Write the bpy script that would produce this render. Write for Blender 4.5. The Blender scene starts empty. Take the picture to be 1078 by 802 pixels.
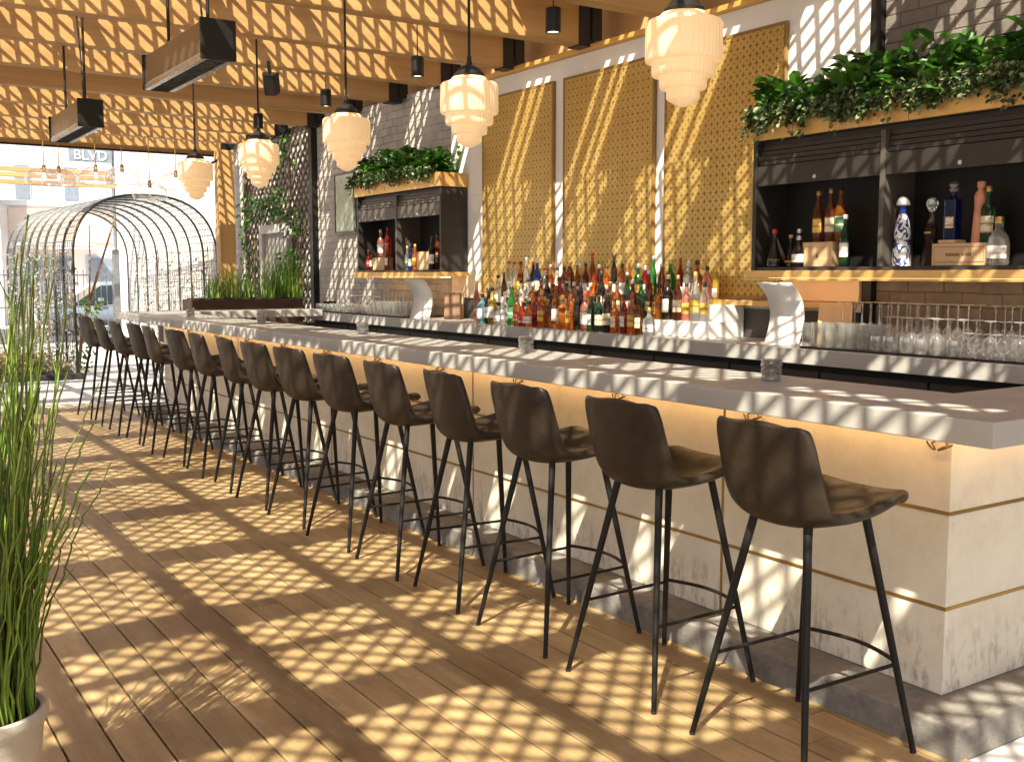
import bpy, bmesh, math, random
from mathutils import Vector, Matrix
R = math.radians
random.seed(7)
rnd = random.uniform
scene = bpy.context.scene
COL = scene.collection

# ------------------------------------------------------------------ mesh helper
class MB:
    def __init__(s): s.v = []; s.f = []
    def add(s, vs, fs):
        b = len(s.v); s.v += [tuple(p) for p in vs]; s.f += [tuple(b+i for i in q) for q in fs]; return s
    def box(s, x0, x1, y0, y1, z0, z1):
        return s.add([(x0,y0,z0),(x1,y0,z0),(x1,y1,z0),(x0,y1,z0),(x0,y0,z1),(x1,y0,z1),(x1,y1,z1),(x0,y1,z1)],
                     [(0,3,2,1),(4,5,6,7),(0,1,5,4),(1,2,6,5),(2,3,7,6),(3,0,4,7)])
    def bar(s, a, b, w, h, up=(0,0,1)):
        a = Vector(a); b = Vector(b); d = (b-a).normalized(); u = Vector(up)
        if abs(d.dot(u)) > .98: u = Vector((1,0,0))
        sd = d.cross(u).normalized()*(w/2); uu = sd.cross(d).normalized()*(h/2)
        vs = []
        for p in (a, b): vs += [p-sd-uu, p+sd-uu, p+sd+uu, p-sd+uu]
        return s.add(vs, [(0,1,2,3),(7,6,5,4),(0,4,5,1),(1,5,6,2),(2,6,7,3),(3,7,4,0)])
    def tube(s, pts, r, n=8, caps=True):
        pts = [Vector(p) for p in pts]; m = len(pts)
        rr = r if isinstance(r, (list, tuple)) else [r]*m
        d0 = (pts[1]-pts[0]).normalized()
        up = Vector((0,0,1)) if abs(d0.z) < .9 else Vector((1,0,0))
        sd = d0.cross(up).normalized(); vs = []
        for i, p in enumerate(pts):
            d = (pts[min(i+1,m-1)]-pts[max(i-1,0)]).normalized()
            sd = (sd - d*sd.dot(d)).normalized(); u = sd.cross(d)
            for k in range(n):
                t = 2*math.pi*k/n
                vs.append(p + sd*math.cos(t)*rr[i] + u*math.sin(t)*rr[i])
        fs = [(i*n+k, i*n+(k+1)%n, (i+1)*n+(k+1)%n, (i+1)*n+k) for i in range(m-1) for k in range(n)]
        if caps: fs += [tuple(range(n))[::-1], tuple((m-1)*n+k for k in range(n))]
        return s.add(vs, fs)
    def lathe(s, prof, n=24, c=(0,0,0), sx=1, sy=1, a0=0, a1=2*math.pi):
        full = abs(a1-a0-2*math.pi) < 1e-6; cols = n if full else n+1
        vs = []
        for r, z in prof:
            for k in range(cols):
                t = a0+(a1-a0)*k/n
                vs.append((c[0]+r*sx*math.cos(t), c[1]+r*sy*math.sin(t), c[2]+z))
        fs = []
        for i in range(len(prof)-1):
            for k in range(n):
                k2 = (k+1) % cols
                fs.append((i*cols+k, i*cols+k2, (i+1)*cols+k2, (i+1)*cols+k))
        return s.add(vs, fs)
    def prism(s, poly, z0, z1):
        n = len(poly)
        return s.add([(x,y,z0) for x,y in poly]+[(x,y,z1) for x,y in poly],
                     [tuple(range(n))[::-1], tuple(range(n,2*n))]+[(i,(i+1)%n,n+(i+1)%n,n+i) for i in range(n)])
    def leaf(s, p, d, nrm, L, w, fold=.15, droop=.1):
        p = Vector(p); d = Vector(d).normalized(); nrm = Vector(nrm); sd = d.cross(nrm)
        if sd.length < 1e-3: sd = d.cross(Vector((1,.3,.2)))
        sd.normalize(); nn = sd.cross(d)
        def q(x, y, z): return p + sd*x + d*y + nn*z
        return s.add([q(0,0,0), q(-w*.8,L*.3,w*fold*2), q(-w*.72,L*.65,w*fold*2-L*droop*.4), q(0,L,-L*droop), q(w*.72,L*.65,w*fold*2-L*droop*.4), q(w*.8,L*.3,w*fold*2), q(0,L*.5,-L*droop*.2)],
                     [(0,6,1),(1,6,2),(2,6,3),(3,6,4),(4,6,5),(5,6,0)])

def obj(name, mb, m, parent=None, loc=None, smooth=False, bevel=0, seg=2, sharp=40, subsurf=0):
    me = bpy.data.meshes.new(name); me.from_pydata(mb.v, [], mb.f); me.update()
    bm = bmesh.new(); bm.from_mesh(me); bmesh.ops.recalc_face_normals(bm, faces=bm.faces); bm.to_mesh(me); bm.free()
    if m: me.materials.append(m)
    if smooth:
        me.shade_smooth(); me.set_sharp_from_angle(angle=R(sharp))
    o = bpy.data.objects.new(name, me); COL.objects.link(o)
    if parent is not None:
        o.parent = parent
        if loc is None:                      # vertices were given in world space
            p = parent; t = Vector((0,0,0))
            while p is not None: t += p.location; p = p.parent
            o.location = -t
    if loc is not None: o.location = loc
    if bevel:
        b = o.modifiers.new('bevel','BEVEL'); b.width = bevel; b.segments = seg; b.limit_method = 'ANGLE'
    if subsurf:
        b = o.modifiers.new('sub','SUBSURF'); b.levels = subsurf; b.render_levels = subsurf
    return o
def tag(o, label, cat, group=None, kind=None):
    o['label'] = label; o['category'] = cat
    if group: o['group'] = group
    if kind: o['kind'] = kind
    return o
def struct(o): o['kind'] = 'structure'; return o
def thing(name, label, cat, loc=(0,0,0), group=None):
    o = bpy.data.objects.new(name, None); COL.objects.link(o); o.location = loc; o.empty_display_size = .1
    return tag(o, label, cat, group)
def copy_tree(o, parent=None):
    c = o.copy(); COL.objects.link(c)
    if parent is not None: c.parent = parent
    for ch in list(o.children): copy_tree(ch, c)
    return c
ORD = ['first','second','third','fourth','fifth','sixth','seventh','eighth','ninth','tenth','eleventh','twelfth','thirteenth','fourteenth','fifteenth','sixteenth','seventeenth','eighteenth','nineteenth','twentieth','twenty-first','twenty-second','twenty-third','twenty-fourth','twenty-fifth','twenty-sixth','twenty-seventh','twenty-eighth','twenty-ninth','thirtieth','thirty-first','thirty-second','thirty-third','thirty-fourth','thirty-fifth','thirty-sixth']

# ------------------------------------------------------------------ materials
class N:
    def __init__(s, name):
        s.m = bpy.data.materials.new(name); s.m.use_nodes = True; s.t = s.m.node_tree
        s.b = s.t.nodes['Principled BSDF']; s.out = s.t.nodes['Material Output']
    def n(s, typ, **kw):
        x = s.t.nodes.new(typ)
        for k, v in kw.items():
            if k in x.inputs.keys() if isinstance(k, str) else False: x.inputs[k].default_value = v
            else: setattr(x, k, v)
        return x
    def l(s, a, b): s.t.links.new(a, b)
    def coord(s, scale=(1,1,1), rot=(0,0,0)):
        c = s.n('ShaderNodeTexCoord'); mp = s.n('ShaderNodeMapping'); mp.inputs['Scale'].default_value = scale; mp.inputs['Rotation'].default_value = rot
        s.l(c.outputs['Object'], mp.inputs['Vector']); return mp.outputs['Vector']
    def noise(s, vec, scale, detail=4, rough=.6):
        x = s.n('ShaderNodeTexNoise'); x.inputs['Scale'].default_value = scale; x.inputs['Detail'].default_value = detail; x.inputs['Roughness'].default_value = rough
        s.l(vec, x.inputs['Vector']); return x.outputs['Fac']
    def ramp(s, fac, stops):
        r = s.n('ShaderNodeValToRGB'); e = r.color_ramp.elements
        while len(e) < len(stops): e.new(.5)
        for i, (p, c) in enumerate(stops): e[i].position = p; e[i].color = (*c, 1) if len(c) == 3 else c
        s.l(fac, r.inputs['Fac']); return r.outputs['Color']
    def mix(s, fac, a, b, mode='MIX'):
        x = s.n('ShaderNodeMix', data_type='RGBA', blend_type=mode)
        for sock, val in ((0, fac), (6, a), (7, b)):
            if hasattr(val, 'is_linked'): s.l(val, x.inputs[sock])
            elif sock == 0: x.inputs[0].default_value = val
            else: x.inputs[sock].default_value = (*val, 1)
        return x.outputs[2]
    def math(s, op, a, b=None, c=None):
        x = s.n('ShaderNodeMath', operation=op)
        for i, v in enumerate((a, b, c)):
            if v is None: continue
            if hasattr(v, 'is_linked'): s.l(v, x.inputs[i])
            else: x.inputs[i].default_value = v
        return x.outputs[0]
    def bump(s, h, strength=.3, dist=.01):
        b = s.n('ShaderNodeBump'); b.inputs['Strength'].default_value = strength; b.inputs['Distance'].default_value = dist
        s.l(h, b.inputs['Height']); s.l(b.outputs['Normal'], s.b.inputs['Normal'])
    def set(s, **kw):
        for k, v in kw.items():
            k = k.replace('_', ' ')
            s.b.inputs[k].default_value = v
        return s
    def color(s, c): s.l(c, s.b.inputs['Base Color'])

def mat_plain(name, col, rough=.5, metal=0, var=.18, scale=8, bump=.0, stretch=(1,1,1), spec=.5, bscale=40):
    m = N(name); v = m.coord(stretch)
    f = m.noise(v, scale, 5)
    lo = tuple(c*(1-var) for c in col); hi = tuple(min(1, c*(1+var)) for c in col)
    m.color(m.ramp(f, [(.3, lo), (.7, hi)]))
    m.set(Roughness=rough, Metallic=metal, Specular_IOR_Level=spec)
    rr = m.noise(v, scale*2.3, 3)
    mr = m.n('ShaderNodeMapRange'); m.l(rr, mr.inputs['Value']); mr.inputs['To Min'].default_value = max(.02, rough-.1); mr.inputs['To Max'].default_value = min(1, rough+.1)
    m.l(mr.outputs['Result'], m.b.inputs['Roughness'])
    if bump: m.bump(m.noise(v, bscale, 4), bump, .005)
    return m.m

def mat_wood(name, dark, light, axis, rough=.55, scale=1.0, island=True, bump=.15, dirt=False):
    m = N(name)
    st = {'x': (.6,9,9), 'y': (9,.6,9), 'z': (9,9,.6)}[axis]
    v = m.coord(tuple(a*scale for a in st))
    if island:
        g = m.n('ShaderNodeNewGeometry')
        off = m.n('ShaderNodeVectorMath', operation='SCALE'); cx = m.n('ShaderNodeCombineXYZ')
        m.l(g.outputs['Random Per Island'], cx.inputs[0]); m.l(g.outputs['Random Per Island'], cx.inputs[1]); m.l(cx.outputs[0], off.inputs[0]); off.inputs['Scale'].default_value = 37
        ad = m.n('ShaderNodeVectorMath', operation='ADD'); m.l(v, ad.inputs[0]); m.l(off.outputs[0], ad.inputs[1]); v = ad.outputs[0]
    f = m.noise(v, 1.6, 7, .65)
    f2 = m.noise(v, 9, 3, .6)
    fm = m.math('ADD', m.math('MULTIPLY', f, .75), m.math('MULTIPLY', f2, .25))
    c = m.ramp(fm, [(.32, dark), (.5, tuple((a+b)/2 for a, b in zip(dark, light))), (.68, light)])
    if island:
        rv = m.math('MULTIPLY_ADD', g.outputs['Random Per Island'], .42, .79)
        cc = m.n('ShaderNodeCombineColor'); [m.l(rv, cc.inputs[i]) for i in range(3)]
        c = m.mix(1.0, c, cc.outputs[0], 'MULTIPLY')
    if dirt:
        dm = m.ramp(m.noise(m.coord((1.6,.7,1)), 1.1, 7, .72), [(.38,(.62,.58,.54)),(.56,(1,1,1))]); c = m.mix(1.0, c, dm, 'MULTIPLY')
        sp = m.ramp(m.noise(m.coord(), 34, 3, .6), [(.27,(.55,.5,.46)),(.36,(1,1,1))]); c = m.mix(1.0, c, sp, 'MULTIPLY')
    m.color(c); m.set(Roughness=rough)
    if bump: m.bump(f2, bump, .003)
    return m.m

M = {}
M['deck'] = mat_wood('deck', (.29,.196,.086), (.47,.342,.178), 'y', .5, 1.0, dirt=True)
M['beam'] = mat_wood('fir beam', (.40,.225,.075), (.58,.35,.135), 'x', .6, .7, bump=.1)
M['purlin'] = mat_wood('fir purlin', (.40,.225,.075), (.58,.35,.135), 'y', .6, .7, bump=.1)
M['post'] = mat_wood('fir post', (.40,.225,.075), (.58,.35,.135), 'z', .6, .7, bump=.1)
M['lattice'] = mat_wood('fir lattice', (.42,.24,.10), (.58,.36,.17), 'x', .6, .4, bump=0)
M['upperwall'] = mat_wood('upper ply', (.44,.27,.12), (.56,.36,.18), 'y', .6, .3, island=False, bump=.05)
M['black'] = mat_plain('black metal', (.012,.011,.010), .45, .0, .2, 12, spec=.35)
M['legs'] = mat_plain('black powder coat', (.010,.009,.008), .5, .0, .2, 30, spec=.25)
M['dark'] = mat_plain('dark laminate', (.045,.038,.033), .5, 0, .15, 5)
M['cabin'] = mat_wood('cabinet stain', (.018,.015,.013), (.032,.027,.023), 'y', .5, .8, island=False, bump=.05)
M['cabface'] = mat_wood('cabinet face stain', (.06,.05,.043), (.095,.08,.07), 'z', .5, .8, island=False, bump=.05)
M['inner'] = mat_plain('cabinet interior', (.004,.0032,.0026), .6, 0, .2, 5)
M['brass'] = mat_plain('satin brass', (.74,.47,.17), .42, .55, .1, 6)
M['goldtrim'] = mat_plain('gold trim', (.72,.42,.10), .4, .4, .1, 4)
M['strip'] = mat_plain('brass strip', (.42,.27,.08), .35, .8, .15, 8)
M['white'] = mat_plain('white plaster', (.76,.74,.70), .7, 0, .04, 3, .05)
M['cream'] = mat_plain('cream board', (.70,.58,.42), .55, 0, .05, 3)
M['steel'] = mat_plain('brushed steel', (.50,.49,.47), .28, .9, .12, 3, 0, (1,1,30))
M['votive'] = None
M['paper'] = mat_plain('white menu paper', (.80,.80,.79), .45, 0, .06, 6)
M['crate'] = mat_wood('crate pine', (.50,.33,.17), (.66,.47,.27), 'y', .6, 1.5, bump=.05)
M['ink'] = mat_plain('dark print', (.10,.06,.035), .7, 0, .1)
M['trellis'] = mat_wood('stained trellis slat', (.10,.075,.058), (.17,.13,.10), 'z', .7, 1.5, island=True)
M['doorgrey'] = mat_plain('grey door paint', (.20,.185,.17), .6, 0, .08, 3)
M['framegrey'] = mat_plain('pale door frame', (.48,.46,.44), .6, 0, .08, 3)
M['hookbrass'] = mat_plain('aged brass wire', (.16,.10,.035), .4, .7, .1)
M['burn'] = mat_plain('burnt brand mark', (.26,.14,.065), .7, 0, .1)
M['clip'] = mat_wood('walnut board', (.16,.09,.05), (.27,.16,.09), 'z', .5, 1.5, island=False)
M['light'] = mat_wood('maple board', (.62,.42,.22), (.72,.52,.30), 'z', .5, 1.0, island=False)
M['soil'] = mat_plain('soil', (.035,.025,.018), .9, 0, .4, 30, .5)
M['rust'] = mat_plain('brown planter', (.07,.035,.022), .6, 0, .3, 6, .1)
M['mat'] = mat_plain('rubber mat', (.012,.012,.013), .6, 0, .2, 40, .3)
M['hoop'] = mat_plain('black iron', (.04,.041,.044), .5, .2, .3, 20)
M['wire'] = mat_plain('galvanised wire', (.17,.175,.18), .5, .4, .2, 20)
M['fence'] = mat_plain('grey fence steel', (.13,.14,.15), .5, .2, .2, 8)
M['copper'] = mat_wood('far cedar', (.42,.2,.08), (.6,.32,.14), 'x', .6, .6)
M['clad'] = mat_wood('glare-paled cladding', (.48,.37,.29), (.58,.46,.37), 'x', .7, .6)  # cladding colour lightened to stand in for street glare

def leather():
    m = N('dark brown leather'); v = m.coord()
    oi = m.n('ShaderNodeObjectInfo')
    f = m.noise(v, 9, 6, .65)
    c = m.ramp(f, [(.28, (.015,.010,.0065)), (.55, (.025,.0175,.0115)), (.8, (.042,.031,.021))])
    m.color(c)
    rr = m.ramp(m.noise(v, 16, 4), [(.3, (.34,)*3), (.7, (.52,)*3)])
    m.l(rr, m.b.inputs['Roughness']); m.set(Specular_IOR_Level=.38)
    vo = m.n('ShaderNodeTexVoronoi'); vo.inputs['Scale'].default_value = 260; m.l(v, vo.inputs['Vector'])
    h = m.math('ADD', m.math('MULTIPLY', vo.outputs['Distance'], .25), m.math('MULTIPLY', m.noise(v, 26, 4), .9))
    m.bump(h, .22, .004)
    return m.m
M['leather'] = leather()

def concrete(name, a, b, rough=.35, pit=.5, stain=(.5,.5,.5), bump=.12):
    m = N(name); v = m.coord()
    f = m.noise(v, 2.2, 8, .65); f2 = m.noise(v, 38, 5, .7)
    c = m.ramp(m.math('ADD', m.math('MULTIPLY', f, .72), m.math('MULTIPLY', f2, .28)), [(.3, a), (.7, b)])
    if pit > .9: c = m.mix(m.ramp(m.noise(v, 7, 7, .75), [(.5,(0,0,0)),(.66,(.7,.7,.7))]), c, (.075,.07,.062))
    m.color(c)
    rr = m.ramp(m.noise(v, 5, 5), [(.3, (max(.05,rough-.13),)*3), (.7, (min(1,rough+.15),)*3)]); m.l(rr, m.b.inputs['Roughness'])
    m.bump(m.math('ADD', f2, m.math('MULTIPLY', m.noise(v, 140, 3), .4)), bump, .004)
    return m.m
M['slab'] = concrete('polished concrete top', (.375,.365,.335), (.435,.425,.395), .42, bump=.05)
M['plinth'] = concrete('rough concrete curb', (.12,.11,.098), (.28,.265,.24), .8, pit=1, bump=.9)
M['pavement'] = concrete('pale pavement', (.52,.51,.50), (.64,.63,.62), .8, bump=.2)
M['street'] = concrete('asphalt', (.05,.05,.052), (.085,.085,.09), .9, bump=.4)
M['potclay'] = concrete('cast stone pot', (.46,.42,.35), (.62,.58,.50), .7, bump=.4)

def front_panel():
    m = N('bar front limestone'); v = m.coord()
    f = m.noise(v, 2.0, 7, .6)
    c = m.ramp(f, [(.3, (.70,.66,.54)), (.7, (.80,.77,.66))])
    # scuffs from shoes near the foot of the panels, blotchy
    sx = m.n('ShaderNodeSeparateXYZ'); co = m.n('ShaderNodeTexCoord'); m.l(co.outputs['Object'], sx.inputs[0])
    low = m.n('ShaderNodeMapRange'); m.l(sx.outputs[2], low.inputs['Value']); low.inputs['From Min'].default_value = .40; low.inputs['From Max'].default_value = .14
    sc = m.ramp(m.noise(m.coord((14,14,5)), 1.6, 6, .7), [(.50, (0,0,0)), (.64, (1,1,1))])
    f2 = m.math('MULTIPLY', m.math('MULTIPLY', low.outputs[0], sc), .85)
    c = m.mix(f2, c, (.30,.27,.23))
    fine = m.ramp(m.noise(v, 5, 8, .75), [(.30, (.86,.84,.81)), (.55, (1,1,1))])
    c = m.mix(1.0, c, fine, 'MULTIPLY')
    m.color(c); m.set(Roughness=.55); m.bump(m.noise(v, 60, 4), .06, .003)
    return m.m
M['panel'] = front_panel()

def brick(name, c1, c2, mort, rowh=.075, bw=.215, bump=.5, rough=.8, wash=None):
    m = N(name); co = m.n('ShaderNodeTexCoord'); sx = m.n('ShaderNodeSeparateXYZ'); m.l(co.outputs['Object'], sx.inputs[0])
    cb = m.n('ShaderNodeCombineXYZ')
    wob = m.noise(m.coord(), 2.5, 3)
    m.l(m.math('ADD', sx.outputs[1], m.math('MULTIPLY', sx.outputs[0], 1.0)), cb.inputs[0])
    m.l(m.math('MULTIPLY_ADD', wob, .02, sx.outputs[2]), cb.inputs[1])
    b = m.n('ShaderNodeTexBrick'); m.l(cb.outputs[0], b.inputs['Vector'])
    b.inputs['Scale'].default_value = 1; b.inputs['Brick Width'].default_value = bw; b.inputs['Row Height'].default_value = rowh
    b.inputs['Mortar Size'].default_value = .007; b.inputs['Mortar Smooth'].default_value = .6
    b.inputs['Color1'].default_value = (*c1,1); b.inputs['Color2'].default_value = (*c2,1); b.inputs['Mortar'].default_value = (*mort,1)
    f = m.noise(m.coord(), 9, 6, .7)
    c = m.mix(1.0, b.outputs['Color'], m.ramp(f, [(.25, (.68,.67,.66)), (.7, (1.12,1.1,1.08))]), 'MULTIPLY')
    if wash: c = m.mix(m.ramp(m.noise(m.coord(), 1.4, 6, .7), [(.48, (0,0,0)), (.66, (.6,.6,.6))]), c, wash)
    m.color(c); m.set(Roughness=rough)
    h = m.math('ADD', m.math('MULTIPLY', b.outputs['Fac'], -1.0), m.math('MULTIPLY', m.noise(m.coord(), 22, 6, .7), .9))
    m.bump(h, bump, .014)
    return m.m
M['brick_l'] = brick('taupe painted brick', (.40,.375,.345), (.50,.47,.435), (.30,.28,.255), .085, .23, .6, wash=(.54,.52,.49))
M['brick_r'] = brick('charcoal painted brick', (.155,.135,.118), (.20,.175,.155), (.11,.095,.08), .085, .25, .6)
M['brick_w'] = brick('white painted brick', (.72,.71,.69), (.78,.77,.75), (.6,.59,.57), .085, .23, .4)

def pierced():
    """laser-cut brass sheet: rings and linked curves with the gaps really open"""
    m = N('pierced brass sheet'); co = m.n('ShaderNodeTexCoord'); sx = m.n('ShaderNodeSeparateXYZ'); m.l(co.outputs['Object'], sx.inputs[0])
    C = .062
    def cell(off):
        u = m.math('SUBTRACT', m.math('FRACT', m.math('ADD', m.math('DIVIDE', sx.outputs[1], C), off+50)), .5)
        w = m.math('SUBTRACT', m.math('FRACT', m.math('ADD', m.math('DIVIDE', sx.outputs[2], C), off+50)), .5)
        return u, w
    def rad(u, w): return m.math('SQRT', m.math('ADD', m.math('MULTIPLY', u, u), m.math('MULTIPLY', w, w)))
    def band(x, c, wd): return m.math('LESS_THAN', m.math('ABSOLUTE', m.math('SUBTRACT', x, c)), wd)
    u, w = cell(0.0); u2, w2 = cell(.5)
    r1 = rad(u, w); r2 = rad(u2, w2)
    ang = m.math('ARCTAN2', w, u)
    pet = m.math('MULTIPLY', m.math('COSINE', m.math('MULTIPLY', ang, 8)), .05)
    d = m.math('MAXIMUM', band(r1, .43, .042), band(r2, .43, .042))
    d = m.math('MAXIMUM', d, band(m.math('ADD', r1, pet), .2, .035))
    d = m.math('MAXIMUM', d, band(m.math('ADD', r2, m.math('MULTIPLY', pet, .8)), .22, .035))
    d = m.math('MAXIMUM', d, m.math('LESS_THAN', r2, .07))
    # solid margin is a separate frame part
    m.color(m.ramp(m.noise(m.coord(), 5, 4), [(.3, (.70,.47,.14)), (.7, (.82,.59,.20))]))
    m.set(Roughness=.36, Metallic=.5)
    tr = m.n('ShaderNodeBsdfTransparent'); mx = m.n('ShaderNodeMixShader')
    m.l(d, mx.inputs[0]); m.l(tr.outputs[0], mx.inputs[1]); m.l(m.b.outputs[0], mx.inputs[2]); m.l(mx.outputs[0], m.out.inputs[0])
    return m.m
M['pierced'] = pierced()
M['backing'] = mat_plain('gold painted backing', (.28,.165,.045), .5, .2, .12, 4)

def glass(name, tint=(.96,.965,.955), rough=.05, gloss=1.0, haze=1.0):
    m = N(name); m.t.nodes.remove(m.b)
    tr = m.n('ShaderNodeBsdfTransparent'); tr.inputs[0].default_value = (*tint,1)
    gl = m.n('ShaderNodeBsdfGlossy'); gl.inputs['Roughness'].default_value = rough
    lw = m.n('ShaderNodeLayerWeight'); lw.inputs['Blend'].default_value = .35
    nz = m.noise(m.coord(), 6, 2)
    f = m.math('ADD', m.math('MULTIPLY', m.math('POWER', lw.outputs['Facing'], 1.7), .85*gloss), m.math('MULTIPLY', nz, .22*gloss))
    mx = m.n('ShaderNodeMixShader'); m.l(f, mx.inputs[0]); m.l(tr.outputs[0], mx.inputs[1]); m.l(gl.outputs[0], mx.inputs[2])
    df = m.n('ShaderNodeBsdfDiffuse'); df.inputs[0].default_value = (.9,.9,.88,1); m2 = m.n('ShaderNodeMixShader'); m.l(m.math('MULTIPLY_ADD', m.math('POWER', lw.outputs['Facing'], 2.0), .30*haze, .05*haze), m2.inputs[0]); m.l(mx.outputs[0], m2.inputs[1]); m.l(df.outputs[0], m2.inputs[2]); m.l(m2.outputs[0], m.out.inputs[0])
    return m.m
M['glass'] = glass('clear glass')
M['globe'] = glass('clear globe glass', (.96,.96,.96), haze=.8)
def votive():
    m = glass('cut glass votive', (.62,.60,.57), .12, 1.0)
    return m
M['votive'] = votive()

def liquid(name, col, trans=.75, rough=.06):
    m = N(name); oi = m.n('ShaderNodeObjectInfo')
    v = m.coord()
    c = m.ramp(m.noise(v, 7, 2), [(.3, tuple(x*.8 for x in col)), (.7, tuple(min(1, x*1.15) for x in col))])
    m.color(c); m.set(Roughness=rough, Transmission_Weight=trans, IOR=1.4)
    return m.m
BOT = {'amber': liquid('amber spirit', (.50,.17,.028)), 'red': liquid('red spirit', (.45,.03,.018)), 'orange': liquid('orange spirit', (.85,.25,.03)),
       'clear': liquid('clear spirit', (.92,.95,.93), .9), 'green': liquid('green bottle glass', (.06,.36,.07)), 'dark': liquid('dark bottle glass', (.035,.022,.016), .4),
       'blue': liquid('blue bottle glass', (.03,.10,.62)), 'pink': liquid('pink spirit', (.85,.34,.26)), 'yellow': liquid('yellow spirit', (.85,.62,.10)), 'brown': liquid('brown spirit', (.30,.085,.025)), 'teal': liquid('pale blue bottle glass', (.30,.62,.70)), 'olive': liquid('dark green bottle glass', (.02,.07,.03), .5)}
CAPS = {'black': mat_plain('black cap', (.02,.02,.02), .4), 'gold': mat_plain('gold cap', (.6,.4,.12), .35, .7), 'red': mat_plain('red cap', (.5,.03,.02), .4), 'white': mat_plain('white cap', (.7,.7,.68), .4), 'cork': mat_plain('cork cap', (.45,.28,.13), .8), 'silver': mat_plain('silver cap', (.6,.6,.6), .3, .8)}
def labelmat(name, base, band):
    m = N(name); co = m.n('ShaderNodeTexCoord'); sx = m.n('ShaderNodeSeparateXYZ'); m.l(co.outputs['Object'], sx.inputs[0])
    f = m.noise(m.coord((30,30,70)), 1.5, 3)
    b = m.math('LESS_THAN', m.math('FRACT', m.math('MULTIPLY', sx.outputs[2], 21)), .2)
    c = m.mix(b, base, band); c = m.mix(m.ramp(f, [(.55,(0,0,0)),(.62,(.55,.55,.55))]), c, tuple(x*.35 for x in band))
    m.color(c); m.set(Roughness=.5); return m.m
LAB = {'white': labelmat('white label', (.78,.77,.73), (.55,.50,.42)), 'cream': labelmat('cream label', (.70,.62,.43), (.35,.2,.08)), 'yellow': labelmat('yellow label', (.72,.50,.09), (.4,.12,.03)), 'black': labelmat('black label', (.03,.03,.03), (.5,.4,.2)), 'red': labelmat('red label', (.55,.05,.04), (.7,.6,.5)), 'green': labelmat('green label', (.08,.26,.12), (.6,.6,.45))}

def leafmat(name, stops, trans=.35, rough=.4):
    m = N(name); g = m.n('ShaderNodeNewGeometry')
    c = m.ramp(g.outputs['Random Per Island'], stops)
    m.color(c); m.set(Roughness=rough, Specular_IOR_Level=.4)
    tl = m.n('ShaderNodeBsdfTranslucent'); m.l(m.mix(1.0, c, (1.2,1.35,.6), 'MULTIPLY'), tl.inputs[0])
    mx = m.n('ShaderNodeMixShader'); mx.inputs[0].default_value = trans
    m.l(m.b.outputs[0], mx.inputs[1]); m.l(tl.outputs[0], mx.inputs[2]); m.l(mx.outputs[0], m.out.inputs[0])
    return m.m
M['leaf'] = leafmat('broad leaves', [(0,(.018,.055,.012)),(.5,(.045,.13,.022)),(.85,(.08,.20,.035)),(1,(.13,.26,.06))])
M['ivy'] = leafmat('variegated ivy', [(0,(.02,.05,.016)),(.55,(.05,.10,.03)),(.75,(.16,.20,.08)),(1,(.34,.36,.20))])
M['reed'] = leafmat('reed green', [(0,(.045,.06,.014)),(.25,(.09,.15,.02)),(.6,(.18,.30,.035)),(1,(.33,.44,.08))], .15, .5)
M['grass'] = leafmat('grass green', [(0,(.06,.14,.02)),(.5,(.15,.27,.04)),(1,(.30,.38,.09))], .4, .5)
M['greyleaf'] = leafmat('grey vine leaves', [(0,(.14,.15,.13)),(.5,(.26,.27,.23)),(1,(.42,.43,.38))], .3, .6)
M['cover'] = leafmat('ground cover', [(0,(.12,.10,.05)),(.5,(.22,.17,.08)),(1,(.34,.26,.16))], .3, .7)

def lampglass():
    m = N('lit opal glass'); v = m.coord()
    m.color(m.ramp(m.noise(v, 3, 3), [(.3,(.68,.52,.33)),(.7,(.74,.58,.38))]))
    m.set(Roughness=.18, Subsurface_Weight=.0)
    m.b.inputs['Emission Color'].default_value = (1,.62,.29,1); m.b.inputs['Emission Strength'].default_value = .19
    sx = m.n('ShaderNodeSeparateXYZ'); co = m.n('ShaderNodeTexCoord'); m.l(co.outputs['Object'], sx.inputs[0])
    a = m.math('ARCTAN2', sx.outputs[1], sx.outputs[0]); rib = m.math('SINE', m.math('MULTIPLY', a, 44))
    m.bump(rib, .25, .004)
    return m.m
M['opal'] = lampglass()
def emit(name, col, st):
    m = N(name); m.set(Roughness=.5); m.b.inputs['Base Color'].default_value = (*col,1)
    m.b.inputs['Emission Color'].default_value = (*col,1); m.b.inputs['Emission Strength'].default_value = st
    m.l(m.ramp(m.noise(m.coord(), 3), [(.3, tuple(c*.95 for c in col)), (.7, col)]), m.b.inputs['Base Color'])
    return m.m
M['led'] = emit('warm led', (1,.54,.19), 8.0)
M['ledc'] = emit('warm shelf led', (1,.55,.2), 5.0)
M['bulb'] = emit('spot lens', (1,.86,.66), 2.5)

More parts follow.
